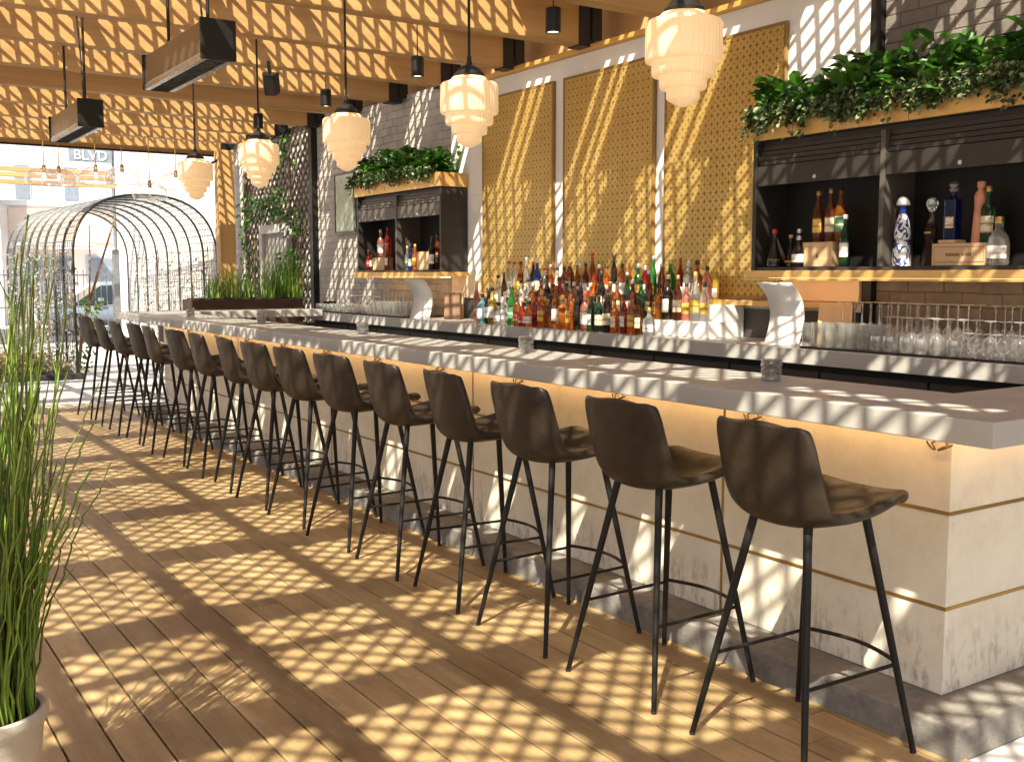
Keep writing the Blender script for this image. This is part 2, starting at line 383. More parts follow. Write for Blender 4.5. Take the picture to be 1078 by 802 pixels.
# ------------------------------------------------------------------ world, sun, camera
SUN = Vector((.62,.54,-1)).normalized()
w = bpy.data.worlds.new('World'); scene.world = w; w.use_nodes = True
nt = w.node_tree; bg = nt.nodes['Background']; sky = nt.nodes.new('ShaderNodeTexSky'); sky.sky_type = 'NISHITA'; sky.sun_disc = False
sky.sun_elevation = math.asin(-SUN.z); sky.sun_rotation = math.atan2(-SUN.x, -SUN.y); sky.air_density = .8; sky.dust_density = 4.0; sky.ozone_density = 1.6
nt.links.new(sky.outputs[0], bg.inputs[0]); bg.inputs[1].default_value = .10
sl = bpy.data.lights.new('sun','SUN'); sl.energy = 5.0; sl.angle = R(.53); sl.color = (1,.915,.73)
so = bpy.data.objects.new('sun', sl); COL.objects.link(so); so.rotation_euler = SUN.to_track_quat('-Z','Y').to_euler(); so.location = (-6,-6,12)
cam = bpy.data.cameras.new('camera'); co = bpy.data.objects.new('camera', cam); COL.objects.link(co)
co.location = (0,0,1.55); co.rotation_euler = (R(90-5.823),0,R(-33.494)); cam.sensor_width = 36; cam.lens = 36*1108/1078; cam.clip_end = 500; cam.clip_start = .05
scene.camera = co
scene.view_settings.view_transform = 'Standard'; scene.view_settings.look = 'None'; scene.view_settings.gamma = 1; scene.view_settings.exposure = 1.4
scene.cycles.max_bounces = 10; scene.cycles.transparent_max_bounces = 24; scene.cycles.diffuse_bounces = 5

# ------------------------------------------------------------------ ground
g = struct(obj('ground', MB().box(-60,70,-40,120,-.35,-.30), M['pavement']))
s_ = MB().box(-60,70,25.5,36,-.30,-.16); struct(obj('street', s_, M['street']))
struct(obj('pavement', MB().box(-20,14,13.16,25.5,-.30,-.012), M['pavement']))
struct(obj('bar_floor', MB().box(2.95,9,-6,13.14,-.30,-.014), M['pavement']))
mb = MB(); x = -9.0; bw = .1455
while x < 2.95:
    y = -7.0 - rnd(0,3)
    x1 = min(x+bw-.008, 3.01)
    while y < 13.15:
        y1 = min(y+4.88, 13.15); mb.box(x, x1, y, y1-.004, -.028, 0); y = y1
    x += bw
struct(obj('deck', mb, M['deck'], bevel=.002, seg=1))
struct(obj('deck_gap_shade', MB().box(-9,2.94,-8,13.14,-.30,-.06), M['black']))  # black sheet standing in for the shade between the boards

# ------------------------------------------------------------------ pergola
pg = thing('pergola', 'timber pergola with fir beams and a diagonal lattice roof over the bar', 'pergola', (-1,6,0))
BEAMS = [1.48+1.16*k for k in range(-4, 14)]
ZB = 3.45; BH = .37; BT = .14
for k, y in enumerate(BEAMS):
    obj('beam', MB().box(-9, 5.56, y-BT/2, y+BT/2, ZB, ZB+BH), M['beam'], pg, bevel=.006)
    obj('beam_hanger', MB().box(5.44, 5.60, y-BT/2-.012, y+BT/2+.012, ZB-.012, ZB+BH+.03).box(5.56,5.66,y-.1,y+.1,ZB+.05,ZB+BH+.1), M['black'], pg)
zt = ZB+BH
for k in range(21):                                             # joists along the bar, on the beams
    xx = 5.50-.725*k+.02
    if xx > -9: obj('joist', MB().box(xx-.019, xx+.019, BEAMS[0]-.3, BEAMS[-1]+.2 if xx < 4 or k == 0 else 4.6, zt+.001, zt+.14), M['purlin'], pg)
mb = MB()
for k in (1,4,8,12):
    y = BEAMS[k]+.50
    mb.box(-9, 5.45, y-.018, y+.018, zt+.02, zt+.137)
obj('blocking', mb, M['beam'], pg)
# diagonal lattice sheet
mb = MB(); x0, x1, y0, y1 = -9.0, 5.8, -3.4, 16.75; pitch = .1131*math.sqrt(2); wd = .033; zl = zt+.145
def clip(c, sgn, x0, x1, y0, y1):                                # x + sgn*y = c inside the rectangle
    ya, yb = y0, y1
    xa, xb = c-sgn*ya, c-sgn*yb
    P = [Vector((xa,ya)), Vector((xb,yb))]
    d = P[1]-P[0]; t0, t1 = 0.0, 1.0
    for lo, hi, p, q in ((x0, x1, P[0].x, d.x),):
        ta, tb = (lo-p)/q, (hi-p)/q
        if ta > tb: ta, tb = tb, ta
        t0 = max(t0, ta); t1 = min(t1, tb)
    if t1-t0 < .001: return None
    return P[0]+d*t0, P[0]+d*t1
for sgn, z in ((1, zl+.004), (-1, zl+.0135)):
    c = x0-25
    while c < x1+25:
        for rect in ((x0,4.61,y0,y1),(4.61,x1,y0,4.62),(4.61,x1,9.78,y1)):
            r = clip(c, sgn, *rect)
            if r: mb.bar((r[0].x, r[0].y, z), (r[1].x, r[1].y, z), wd, .008)
        c += pitch
obj('lattice_roof', mb, M['lattice'], pg)
XB = 4.62
for y in BEAMS:                                                 # boarded strip of roof along the wall, with narrow gaps
    if 4.5 < y < 8.8:
        obj('roof_shade_board', MB().box(XB,5.86,y+.60,y+1.38,zl,zl+.018), M['lattice'], pg); obj('roof_shade_board', MB().box(XB,5.86,y+.46,y+.53,zl,zl+.018), M['lattice'], pg); obj('roof_shade_board', MB().box(XB,5.86,y+.30,y+.35,zl,zl+.018), M['lattice'], pg)
    elif 8.8 < y < 13:
        obj('roof_shade_board', MB().box(XB,5.86,y+.62,y+1.38,zl+.02,zl+.038), M['lattice'], pg); obj('roof_shade_board', MB().box(XB,5.86,y+.29,y+.345,zl+.02,zl+.038), M['lattice'], pg)
obj('roof_shade_board', MB().box(-9,XB-.01,11.50,11.86,zl+.02,zl+.038), M['lattice'], pg); obj('roof_shade_board', MB().box(2.0,XB-.01,5.72,6.06,zl+.02,zl+.038), M['lattice'], pg)  # boards added to keep sun off two beam faces
obj('roof_shade_board', MB().box(1.28,2.6,.22,1.42,zl+.02,zl+.038), M['lattice'], pg)  # out-of-view board added to shade the near countertop
obj('roof_shade_board', MB().box(XB,5.86,4.63,5.18,zl,zl+.018), M['lattice'], pg)
obj('post', MB().box(5.33,5.58,16.28,16.49,0,ZB), M['post'], pg, bevel=.008)
obj('edge_board', MB().box(-9,5.58,16.63,16.67,3.40,3.95), M['beam'], pg)
obj('edge_angle', MB().box(-9,5.58,16.60,16.69,3.375,3.398), M['black'], pg)

# ------------------------------------------------------------------ walls behind the bar
XW = 5.65
def wallbox(name, label, m, y0, y1, z0, z1, x=XW, th=.2, cat='wall'):
    return tag(obj(name, MB().box(x, x+th, y0, y1, z0, z1), m), label, cat)
wallbox('brick_wall', 'dark charcoal painted brick wall behind the glasses and the right cabinet', M['brick_r'], -3, 4.33, 0, 4.15)
wallbox('steel_post', 'slim black steel post between the white wall and dark brick', M['black'], 4.335, 4.405, 0, 4.15, XW-.05, cat='post')
ww = thing('panel_wall', 'white plaster wall carrying the three pierced gold panels', 'wall', (XW,7,0))
obj('plaster', MB().box(XW-.03, XW+.17, 4.41, 9.64, 0, 3.42), M['white'], ww)
obj('top_trim', MB().box(XW-.10, XW+.18, 4.41, 9.66, 3.423, 3.462), M['goldtrim'], ww, bevel=.003)
wallbox('brick_wall', 'taupe whitewashed brick wall behind the far cabinet', M['brick_l'], 9.65, 13.2, 0, 3.53)
wallbox('steel_post', 'black steel post between the taupe brick and the green trellis', M['black'], 13.205, 13.315, 0, 3.95, XW-.08, cat='post')
wallbox('garden_wall', 'bright white painted brick wall running out past the trellis', M['brick_w'], 13.32, 24.5, -.3, 6.5, XW+.05, .3)
wallbox('upper_wall', 'plywood clad upper wall strip behind the beam ends', M['upperwall'], -3, 13.2, 3.47, 3.96, XW+.22, .1)

def pierced_panel(y0, y1, label, z0=1.37, z1=3.25):
    yc = (y0+y1)/2; t = thing('gold_panel', label, 'wall panel', (XW-.03, yc, z0), 'gold panels on the white wall')
    h = z1-z0; hw = (y1-y0)/2
    obj('backing', MB().box(-.006,-.001,-hw+.004,hw-.004,.004,h-.004), M['backing'], t, (0,0,0))
    obj('pierced_sheet', MB().add([(-.03,-hw+.022,.022),(-.03,hw-.022,.022),(-.03,hw-.022,h-.022),(-.03,-hw+.022,h-.022)], [(0,1,2,3)]), M['pierced'], t, (0,0,0))
    f = MB().box(-.033,-.0065,-hw,-hw+.022,0,h).box(-.033,-.0065,hw-.022,hw,0,h).box(-.033,-.0065,-hw+.022,hw-.022,0,.022).box(-.033,-.0065,-hw+.022,hw-.022,h-.022,h)
    obj('frame', f, M['backing'], t, (0,0,0))
    s = MB()
    for a in (-1,1):
        for b in (.04, h-.04): s.lathe([(0,-.003),(.009,-.003),(.009,.003),(0,.003)], 10, (0,0,0))
    return t
pierced_panel(7.78, 8.98, 'gold pierced screen panel nearest the far cabinet')
pierced_panel(6.42, 7.63, 'gold pierced screen panel in the middle of the three')
pierced_panel(5.08, 6.30, 'gold pierced screen panel beside the right cabinet')
lg = tag(obj('wall_ledge', MB().box(XW-.16, XW-.034, 4.45, 8.99, 1.325, 1.362), M['brass'], bevel=.003), 'long thin brass ledge under the gold panels', 'ledge')
for (ya, yb, lb) in ((4.42, 9.6, 'dark splash panel along the wall behind the bottle display'),):
    tag(obj('splash_panel', MB().box(XW-.05, XW-.033, ya, yb, 1.095, 1.30), M['dark']), lb, 'wall panel')
tag(obj('cream_panel', MB().box(XW-.06, XW-.036, 4.42, 5.04, 1.368, 1.56), M['cream']), 'cream board on the wall under the right cabinet', 'wall panel')
tag(obj('cream_panel', MB().box(XW-.06, XW-.036, 9.0, 9.55, 1.305, 1.53), M['cream']), 'cream board on the wall under the far cabinet', 'wall panel')
mr = thing('wall_mirror', 'old foxed greenish mirror hanging on the taupe brick wall', 'mirror', (XW-.03,12.28,2.06))
def mirmat():
    m = N('foxed mirror'); c = m.ramp(m.noise(m.coord((1,4,4)), 1.7, 6, .7), [(.3,(.09,.11,.05)),(.5,(.20,.22,.15)),(.75,(.34,.35,.30))]); m.color(c); m.set(Roughness=.22, Metallic=.4); return m.m
obj('glass', MB().box(-.012,0,-.27,.27,.02,.72), mirmat(), mr, (0,0,0))
obj('frame', MB().box(-.02,.01,-.285,-.272,0,.74).box(-.02,.01,.272,.285,0,.74).box(-.02,.01,-.271,.271,0,.018).box(-.02,.01,-.271,.271,.722,.74), M['fence'], mr, (0,0,0))

# trellis with door and climbers
mb = MB(); ya, yb, za, zb = 13.34, 16.0, .6, 3.55
for sgn in (1,-1):
    c = -8
    while c < 24:
        # line z = za + sgn*(y-c)
        pts = []
        for y in (ya, yb):
            z = za+sgn*(y-c)
            pts.append((y, z))
        (p0, q0), (p1, q1) = pts
        def cut(p, q, pr, qr):
            if q > zb: return p+(zb-q)/(qr-q)*(pr-p), zb
            if q < za: return p+(za-q)/(qr-q)*(pr-p), za
            return p, q
        if not (max(q0,q1) <= za or min(q0,q1) >= zb):
            a = cut(p0,q0,p1,q1); b = cut(p1,q1,p0,q0)
            if abs(a[0]-b[0]) > .02:
                xx = XW+.012 if sgn > 0 else XW-.004
                mb.bar((xx,a[0],a[1]), (xx,b[0],b[1]), .014, .028)
        c += .165
tg = thing('garden_trellis', 'dark brown diagonal wood trellis on the wall beyond the bar', 'trellis', (XW,14.7,0))
obj('lattice', mb, M['trellis'], tg)
obj('frame', MB().box(XW-.02,XW+.045,13.32,13.37,0,3.6).box(XW-.02,XW+.045,15.98,16.03,0,3.6).box(XW-.02,XW+.045,13.371,15.979,3.55,3.6), M['trellis'], tg)
dr = thing('service_door', 'grey flush door in a pale frame among climbers on the trellis', 'door', (XW-.03,14.66,0))
obj('door_leaf', MB().box(XW-.05,XW-.02,14.2,15.1,0,2.13), M['doorgrey'], dr)
obj('door_frame', MB().box(XW-.09,XW-.012,14.10,14.2,0,2.25).box(XW-.09,XW-.012,15.1,15.2,0,2.25).box(XW-.09,XW-.012,14.2,15.1,2.13,2.25), M['framegrey'], dr)

def climber(y, z, ry, rz, n, label):
    mb = MB()
    for i in range(n):
        a = rnd(0,6.28); r = rnd(0,1)**.6
        p = (XW-.04-rnd(0,.16), y+math.cos(a)*r*ry, z+math.sin(a)*r*rz)
        mb.leaf(p, (rnd(-1,.1), rnd(-1,1), rnd(-1.2,.4)), (-1, rnd(-.5,.5), rnd(0,.8)), rnd(.07,.14), rnd(.025,.045))
    t = thing('climbing_plant', label, 'plant', (XW-.05, y, 0), 'climbers on the trellis')
    obj('foliage', mb, M['leaf'], t)
    obj('stem', MB().tube([(XW-.03,y,0),(XW-.03,y+.05,z*.5),(XW-.03,y,z)], .012, 6), M['clip'], t)
climber(14.6, 2.55, .75, .22, 90, 'leafy climber spreading above the grey door')
climber(13.85, 1.55, .40, .36, 110, 'bushy climber between the grey door and the black post')
climber(15.55, 2.1, .30, .75, 90, 'tall climber on the trellis left of the grey door')
climber(14.1, 3.2, .35, .28, 50, 'small climber high up on the trellis')
climber(13.75, 2.25, .32, .22, 45, 'loose climber beside the top corner of the grey door')

# ------------------------------------------------------------------ the bar
tag(obj('concrete_curb', MB().prism([(2.955,1.90),(9,1.90),(9,2.6),(3.6,2.6),(3.6,11.75),(2.955,11.75)], 0-.014, .11), M['plinth'], bevel=.012, seg=3), 'rough grey concrete curb running under the bar front', 'curb')
bar = thing('bar', 'long bar with concrete top, limestone front and brass inlays', 'bar counter', (3.1,7,0))
ZT = 1.13; ZS = 1.052; YN = 1.71; YF = 12.15
poly = [(2.77,YN),(9,YN),(9,2.22),(3.34,2.22),(3.34,11.6),(5.0,11.6),(5.0,YF),(2.77,YF)]
obj('countertop', MB().prism(poly, ZS, ZT), M['slab'], bar, bevel=.004, seg=2)
XF = 3.15; Y0 = 2.09; YE = 11.62
obj('core', MB().box(XF+.024,3.33,Y0+.03,YE-.01,.112,ZS-.003).box(3.33,9,Y0+.024,2.2,.112,ZS-.003), M['dark'], bar)
rows = [(.112,.408),(.420,.738),(.750,ZS-.004)]
joints = [Y0, 3.15, 5.17, 7.19, 9.21, YE]
for i in range(5):
    for za, zb in rows:
        obj('front_panel', MB().box(XF, XF+.022, joints[i]+(.006 if i else 0), joints[i+1]-(.006 if i < 4 else 0), za, zb), M['panel'], bar, bevel=.0015, seg=1)
for za, zb in rows:
    obj('end_panel', MB().box(XF+.0222, 5.4, Y0, Y0+.022, za, zb), M['panel'], bar, bevel=.0015, seg=1)
    obj('end_panel', MB().box(5.404, 9, Y0, Y0+.022, za, zb), M['panel'], bar, bevel=.0015, seg=1)
for z in (.414,.744):
    obj('brass_inlay', MB().box(XF-.002, XF+.02, Y0-.002, YE, z-.0058, z+.0058).box(XF+.0202, 9, Y0-.002, Y0+.02, z-.0058, z+.0058), M['strip'], bar)
for y in joints[1:-1]:
    for za, zb in rows:
        obj('brass_inlay', MB().box(XF-.001, XF+.02, y-.0058, y+.0058, za+.002, zb-.001), M['strip'], bar)
obj('end_bracket', MB().box(XF+.02,3.33,YE+.003,YE+.25,.80,ZS-.003), M['rust'], bar)
for k in range(11):
    y = 2.13+.85*k
    if y > 11: break
    mb = MB()
    for s in (-1,1):
        pts = [(XF-.004, y+s*.004, .999)]
        for q in range(9):
            t = -math.pi*.5 + math.pi*1.25*q/8
            pts.append((XF-.012-.018*math.sin(math.pi*q/8), y+s*(.031-.026*math.cos(t+.0)*1.0), 0.978-.020*math.sin(math.pi*q/8)+ .004*q/8))
        mb.tube(pts, .0032, 5)
    obj('purse_hook', mb, M['hookbrass'], bar)
obj('led_strip', MB().box(3.052,3.064,Y0-.08,YE,ZS-.009,ZS-.001).box(3.065,6,2.002,2.014,ZS-.009,ZS-.001), M['led'], bar)
obj('added_led_shield', MB().box(3.020,3.024,Y0-.11,YE,ZS-.040,ZS-.001).box(3.025,6,1.972,1.976,ZS-.040,ZS-.001), M['black'], bar)  # unseen shield added to keep the strip's light off the seats
ub = thing('underbar_station', 'stainless steel work station along the inside of the bar', 'work station', (3.6,7,0))
obj('worktop', MB().box(3.345,3.86,2.26,11.4,.955,.985).box(3.87,5.0,2.26,2.7,.955,.985), M['steel'], ub, bevel=.003)
obj('base', MB().box(3.345,3.82,2.3,11.38,.10,.953).box(3.88,5.0,2.3,2.66,.10,.953), M['dark'], ub)
obj('speed_rail', MB().box(3.87,3.98,2.9,11.2,.70,.86), M['steel'], ub, bevel=.003)

# votives
VOT = [(3.12,2.87),(3.16,4.64),(3.16,6.65),(3.12,8.52),(3.03,10.21)]
VL = ['crackled glass votive nearest the near corner of the bar','crackled glass votive second along the bar top','crackled glass votive on the bar facing the far cabinet','crackled glass votive fourth along the bar top','crackled glass votive farthest along the bar top']
def votive_holder():
    t = thing('votive_holder', '', 'candle holder', (0,0,ZT+.001), 'glass votives along the bar top')
    pr = []
    for q in range(11):
        z = .085*q/10; pr.append((.036+.006*math.sin(q*1.9)*.3+.004*(z/.085), z))
    cupm = MB()
    n = 20; vs = []
    prof = [(0,0)]+pr+[(.034,.082),(.031,.012),(0,.010)]
    for i, (r, z) in enumerate(prof):
        for k in range(n):
            a = 2*math.pi*k/n; b = 1+(.05 if (k+i)%2 and 0 < i < 12 else 0)
            vs.append((r*b*math.cos(a), r*b*math.sin(a), z))
    cupm.add(vs, [(i*n+k, i*n+(k+1)%n, (i+1)*n+(k+1)%n, (i+1)*n+k) for i in range(len(prof)-1) for k in range(n)])
    obj('cup', cupm, M['votive'], t, (0,0,0))
    obj('candle', MB().lathe([(0,.013),(.028,.013),(.028,.04),(0,.041)], 16), M['paper'], t, (0,0,0))
    return t
v0 = votive_holder()
for i, (x, y) in enumerate(VOT):
    t = v0 if i == 0 else copy_tree(v0)
    t.location = (x, y, ZT+.001); t['label'] = VL[i]; t.rotation_euler = (0,0,i*.7)

# ------------------------------------------------------------------ back counter
ZK = 1.09
bc = thing('back_counter', 'back bar counter with a grey concrete top along the wall', 'counter', (5.3,7,0))
obj('countertop', MB().box(5.02,XW-.06,2.72,12.18,ZK-.092,ZK), M['slab'], bc, bevel=.004)
obj('cabinet', MB().box(5.12,XW-.06,2.75,12.1,0,ZK-.095), M['inner'], bc)
mb = MB()
yy = 2.8
while yy < 12: mb.box(5.105,5.119,yy,yy+.74,.12,ZK-.14); yy += .76
obj('cabinet_doors', mb, M['dark'], bc, bevel=.002)

# bottle riser
RZ = [ZK, ZK+.115, ZK+.235]
rs = tag(obj('bottle_riser', MB().prism([(5.255,5.42),(5.595,5.42),(5.595,8.46),(5.255,8.46)], ZK+.001, RZ[1]).prism([(5.40,5.42),(5.595,5.42),(5.595,8.46),(5.40,8.46)], RZ[1]+.0005, RZ[2]), M['paper'], bevel=.004), 'white stepped riser holding the tiers of bottles', 'display riser')

# bottle kinds: (profile, label radius, label z0, z1, cap z0, cap r, height)
def bprof(kind):
    if kind == 'round':  return [(0,0),(.036,0),(.038,.006),(.038,.17),(.034,.195),(.018,.215),(.0145,.23),(.0145,.272)], .0388, .05, .14, .272, .0165, .03
    if kind == 'tall':   return [(0,0),(.032,0),(.034,.006),(.034,.185),(.029,.21),(.017,.24),(.013,.26),(.013,.30)], .0348, .06, .15, .298, .0145, .028
    if kind == 'wine':   return [(0,0),(.035,0),(.037,.006),(.037,.18),(.033,.205),(.02,.235),(.0135,.25),(.0135,.295)], .0378, .055, .145, .262, .0148, .036
    if kind == 'square': return [(0,0),(.044,0),(.046,.006),(.046,.15),(.042,.17),(.018,.188),(.015,.195),(.015,.225)], .0468, .04, .125, .222, .0185, .03
    if kind == 'squat':  return [(0,0),(.042,0),(.047,.01),(.047,.09),(.04,.125),(.02,.15),(.016,.16),(.016,.185)], .0478, .03, .085, .182, .019, .028
    if kind == 'slim':   return [(0,0),(.027,0),(.029,.006),(.028,.12),(.026,.22),(.018,.26),(.012,.285),(.012,.335)], .0293, .06, .13, .333, .0135, .024
    if kind == 'bell':   return [(0,0),(.048,0),(.05,.01),(.043,.07),(.026,.13),(.017,.16),(.0145,.175),(.0145,.225)], .0488, .012, .05, .222, .018, .026
BM = {}
def bottle_mesh(kind):
    if kind in BM: return BM[kind]
    prof, lr, l0, l1, cz, cr, ch = bprof(kind)
    n = 20; sq = kind == 'square'
    def ring(r, zlist): pass
    body = MB().lathe(prof+[(0,prof[-1][1])], 4 if sq else n)
    if sq:
        body = MB(); vs = []
        for r, z in prof+[(0,prof[-1][1])]:
            for k in range(n):
                a = 2*math.pi*(k+.5)/n; c, s = math.cos(a), math.sin(a)
                e = (abs(c)**5+abs(s)**5)**(-.2) if z < .165 else 1
                q = r*.86*e; vs.append((q*c, q*s, z))
        m_ = len(prof)+1
        body.add(vs, [(i*n+k,i*n+(k+1)%n,(i+1)*n+(k+1)%n,(i+1)*n+k) for i in range(m_-1) for k in range(n)])
    cap = MB().lathe([(0,cz),(cr,cz),(cr,cz+ch-.003),(cr-.003,cz+ch),(0,cz+ch)], 14)
    if sq:
        h = lr*.875
        lab = MB().add([(-h,-h*.8,l0),(-h,h*.8,l0),(-h,h*.8,l1),(-h,-h*.8,l1)], [(0,1,2,3)])
    else:
        r0 = lr; r1 = lr
        if kind == 'bell': r1 = .0455
        lab = MB().lathe([(r0,l0),(r1,l1)], 10, a0=R(105), a1=R(255))
    out = []
    for nm, mbx in (('body', body), ('cap', cap), ('bottle_label', lab)):
        me = bpy.data.meshes.new('bottle_'+nm); me.from_pydata(mbx.v, [], mbx.f); me.update()
        bm = bmesh.new(); bm.from_mesh(me); bmesh.ops.remove_doubles(bm, verts=bm.verts, dist=1e-5)
        if nm != 'bottle_label': bmesh.ops.recalc_face_normals(bm, faces=bm.faces)
        bm.to_mesh(me); bm.free(); me.shade_smooth(); me.set_sharp_from_angle(angle=R(45)); out.append(me)
    BM[kind] = out; return out
BC = {}
def bottle(kind, col, cap, lab, loc, label, group, s=1.0, cat='bottle', rz=None):
    t = thing('bottle', label, cat, loc, group)
    t.scale = (s,s,s); t.rotation_euler = (0,0, rnd(-.5,.5) if rz is None else rz)
    for nm, me, m in zip(('body','cap','bottle_label'), bottle_mesh(kind), (BOT[col], CAPS[cap], LAB.get(lab))):
        if m is None: continue
        key = (me.name, m.name)
        if key not in BC:
            c = me.copy(); c.materials.clear(); c.materials.append(m); BC[key] = c
        o = bpy.data.objects.new(nm, BC[key]); COL.objects.link(o); o.parent = t
    return t
def bottle_row(y_left, y_right, xz, seq, rowname):
    n = len(seq)
    for i, (kind, col, cap, lab) in enumerate(seq):
        y = y_left+(y_right-y_left)*i/(n-1)+rnd(-.012,.012)
        cn = {'clear':'clear','dark':'dark','teal':'pale blue','olive':'dark green'}.get(col, col)
        lb = '%s bottle with %s cap, %s from the left in the %s' % (cn, cap, ORD[i], rowname)
        bottle(kind, col, cap, lab, (xz[0]+rnd(-.008,.008), y, xz[1]+.001), lb, 'bottles on the white riser', rnd(.88,1.12))
F = [('slim','pink','silver',None),('square','teal','black','white'),('round','dark','black','white'),('round','yellow','black','white'),('squat','clear','black','white'),('round','clear','gold','white'),('tall','green','black','green'),
     ('round','amber','black','red'),('bell','red','cork','white'),('squat','orange','black','white'),('round','red','black',None),('round','orange','gold','yellow'),('round','brown','black',None),('tall','amber','red','white'),('square','amber','gold','yellow'),('round','orange','black','yellow'),
     ('wine','dark','black',None),('round','pink','red','white'),('wine','olive','black','white'),('wine','olive','black','cream'),('wine','dark','black','cream'),('round','orange','black','white'),('tall','red','black','white'),('round','orange','red','yellow'),('wine','brown','black','cream'),('squat','clear','gold','white')]
bottle_row(8.42, 5.98, (5.175, RZ[0]), F, 'front row')
kinds = ['round','tall','wine','round','square','tall','slim','round']
c2 = ['clear','clear','dark','clear','yellow','clear','clear','brown','brown','dark','brown','red','amber','brown','dark','amber','orange','dark','brown','amber','olive','dark','green','brown','amber','dark','brown','pink','clear','clear']
bottle_row(8.40, 5.55, (5.33, RZ[1]), [(random.choice(kinds), c, random.choice(['black','black','silver','gold','red']), random.choice(['white','cream','white','yellow','cream','black'])) for c in c2], 'middle row')
c3 = ['clear','clear','brown','clear','dark','blue','clear','amber','clear','brown','brown','amber','brown','amber','red','orange','dark','amber','amber','green','red','green','brown','green','red','clear','amber','pink','yellow']
k3 = [random.choice(['tall','wine','round','slim']) for _ in c3]
bottle_row(8.36, 5.60, (5.49, RZ[2]), [(k, c, random.choice(['black','black','red','silver','gold']), random.choice(['white','cream','white','cream','yellow'])) for k, c in zip(k3, c3)], 'back row')

# menus
def menu_holder(name, label, loc, rz, s=1.0):
    t = thing(name, label, 'menu stand', loc); t.rotation_euler = (0,0,rz); t.scale = (s,s,s)
    def curved(w, h, x0, lean, curl, z0=0):
        n = 14; vs = []
        for i in range(n+1):
            v = i/n; z = z0+h*v; x = x0+lean*v - curl*(v**3)
            vs += [(x, -w/2, z), (x, w/2, z)]
        return MB().add(vs, [(2*i,2*i+1,2*i+3,2*i+2) for i in range(n)])
    def sol(mb, nm, m):
        o = obj(nm, mb, m, t, (0,0,0), smooth=True); q = o.modifiers.new('s','SOLIDIFY'); q.thickness = .004; return o
    sol(curved(.27,.42,-.03,.20,.30), 'back_sheet', M['paper'])
    sol(curved(.20,.27,-.06,.14,.03), 'front_sheet', M['paper'])
    obj('foot', MB().box(-.06,.12,-.11,.11,0,.008), M['paper'], t, (0,0,0), bevel=.002)
    return t
menu_holder('menu_stand', 'white curled menu stand beside the rows of highball glasses', (5.24,4.72,ZK+.001), R(8), .96)
menu_holder('menu_stand', 'white folded menu stand beside the far glasses', (5.24,9.62,ZK+.001), R(22), .95)
def boards(name, label, loc, rz, m, h=.28, w=.22):
    t = tag(obj(name, MB().box(-.012,.012,-w/2,w/2,0,h), m, bevel=.004), label, 'menu board'); t.location = loc; t.rotation_euler = (0,R(6),rz); return t
boards('menu_board', 'pale maple menu board standing behind the white menu stand', (5.46,4.50,ZK+.001), R(20), M['light'], .27)
boards('menu_board', 'dark walnut menu board beside the far menu stand', (5.38,9.22,ZK+.001), R(40), M['clip'], .27, .18)
boards('menu_board', 'pale maple menu board leaning behind the far menu stand', (5.46,9.33,ZK+.001), R(40), M['light'], .27, .2)

# glassware
def gl_mesh(kind):
    if kind == 'highball': p = [(0,0),(.030,0),(.033,.004),(.036,.145),(.0345,.145),(.031,.012),(0,.010)]
    if kind == 'rocks': p = [(0,0),(.036,0),(.042,.02),(.044,.05),(.040,.088),(.0385,.088),(.0425,.05),(.0405,.022),(.034,.008),(0,.007)]
    if kind == 'flute': p = [(.028,0),(.031,.06),(.026,.12),(.006,.145),(.0035,.16),(.0035,.262),(.030,.268),(.031,.271),(.0,.272)]
    if kind == 'wine': p = [(.030,0),(.040,.035),(.040,.07),(.026,.10),(.006,.115),(.0038,.125),(.0038,.185),(.033,.191),(.034,.194),(0,.195)]
    if kind == 'coupe': p = [(.046,0),(.043,.025),(.02,.045),(.0038,.055),(.0038,.12),(.032,.127),(.033,.130),(0,.131)]
    mb = MB().lathe(p, 18); me = bpy.data.meshes.new(kind+'_glass'); me.from_pydata(mb.v, [], mb.f); me.update(); me.shade_smooth(); me.set_sharp_from_angle(angle=R(50)); me.materials.append(M['glass']); return me
GM = {k: gl_mesh(k) for k in ('highball','rocks','flute','wine','coupe')}
GN = {'highball':'highball_glass','rocks':'tumbler_glass','flute':'flute_glass','wine':'wine_glass','coupe':'coupe_glass'}
def glasses(kind, spots, z, label, group):
    for x, y in spots:
        o = bpy.data.objects.new(GN[kind], GM[kind]); COL.objects.link(o); o.location = (x, y, z); o.rotation_euler = (0,0,rnd(0,3)); tag(o, label, 'glass', group)
def grid(xa, xb, nx, ya, yb, ny, j=.006): return [(xa+(xb-xa)*i/max(1,nx-1)+rnd(-j,j), ya+(yb-ya)*k/max(1,ny-1)+rnd(-j,j)) for i in range(nx) for k in range(ny)]
tag(obj('bar_mat', MB().box(5.09,5.56,2.78,4.46,ZK+.001,ZK+.012), M['mat'], bevel=.003), 'black rubber bar mat under the right glasses', 'mat')
tag(obj('bar_mat', MB().box(5.09,5.56,9.75,12.1,ZK+.001,ZK+.012), M['mat'], bevel=.003), 'black rubber bar mat under the far glasses', 'mat')
zg = ZK+.013
glasses('highball', grid(5.13,5.30,3,4.02,4.42,6), zg, 'clear upright highball glass in the block beside the white menu stand', 'highball glasses by the menu stand')
glasses('flute', grid(5.40,5.51,2,3.52,4.38,14), zg, 'tall upturned flute against the wall behind the highball glasses', 'upturned flutes on the right mat')
glasses('highball', grid(5.13,5.30,3,3.98,3.99,1), zg, 'clear upright highball glass in the block beside the white menu stand', 'highball glasses by the menu stand')
glasses('wine', grid(5.24,5.26,1,2.88,3.92,14), zg, 'upturned wine glass in the long front row on the right mat', 'front upturned wine glasses on the right mat')
glasses('rocks', grid(5.13,5.16,1,3.42,3.92,6), zg, 'low rounded tumbler at the front of the right mat', 'tumblers on the right mat')
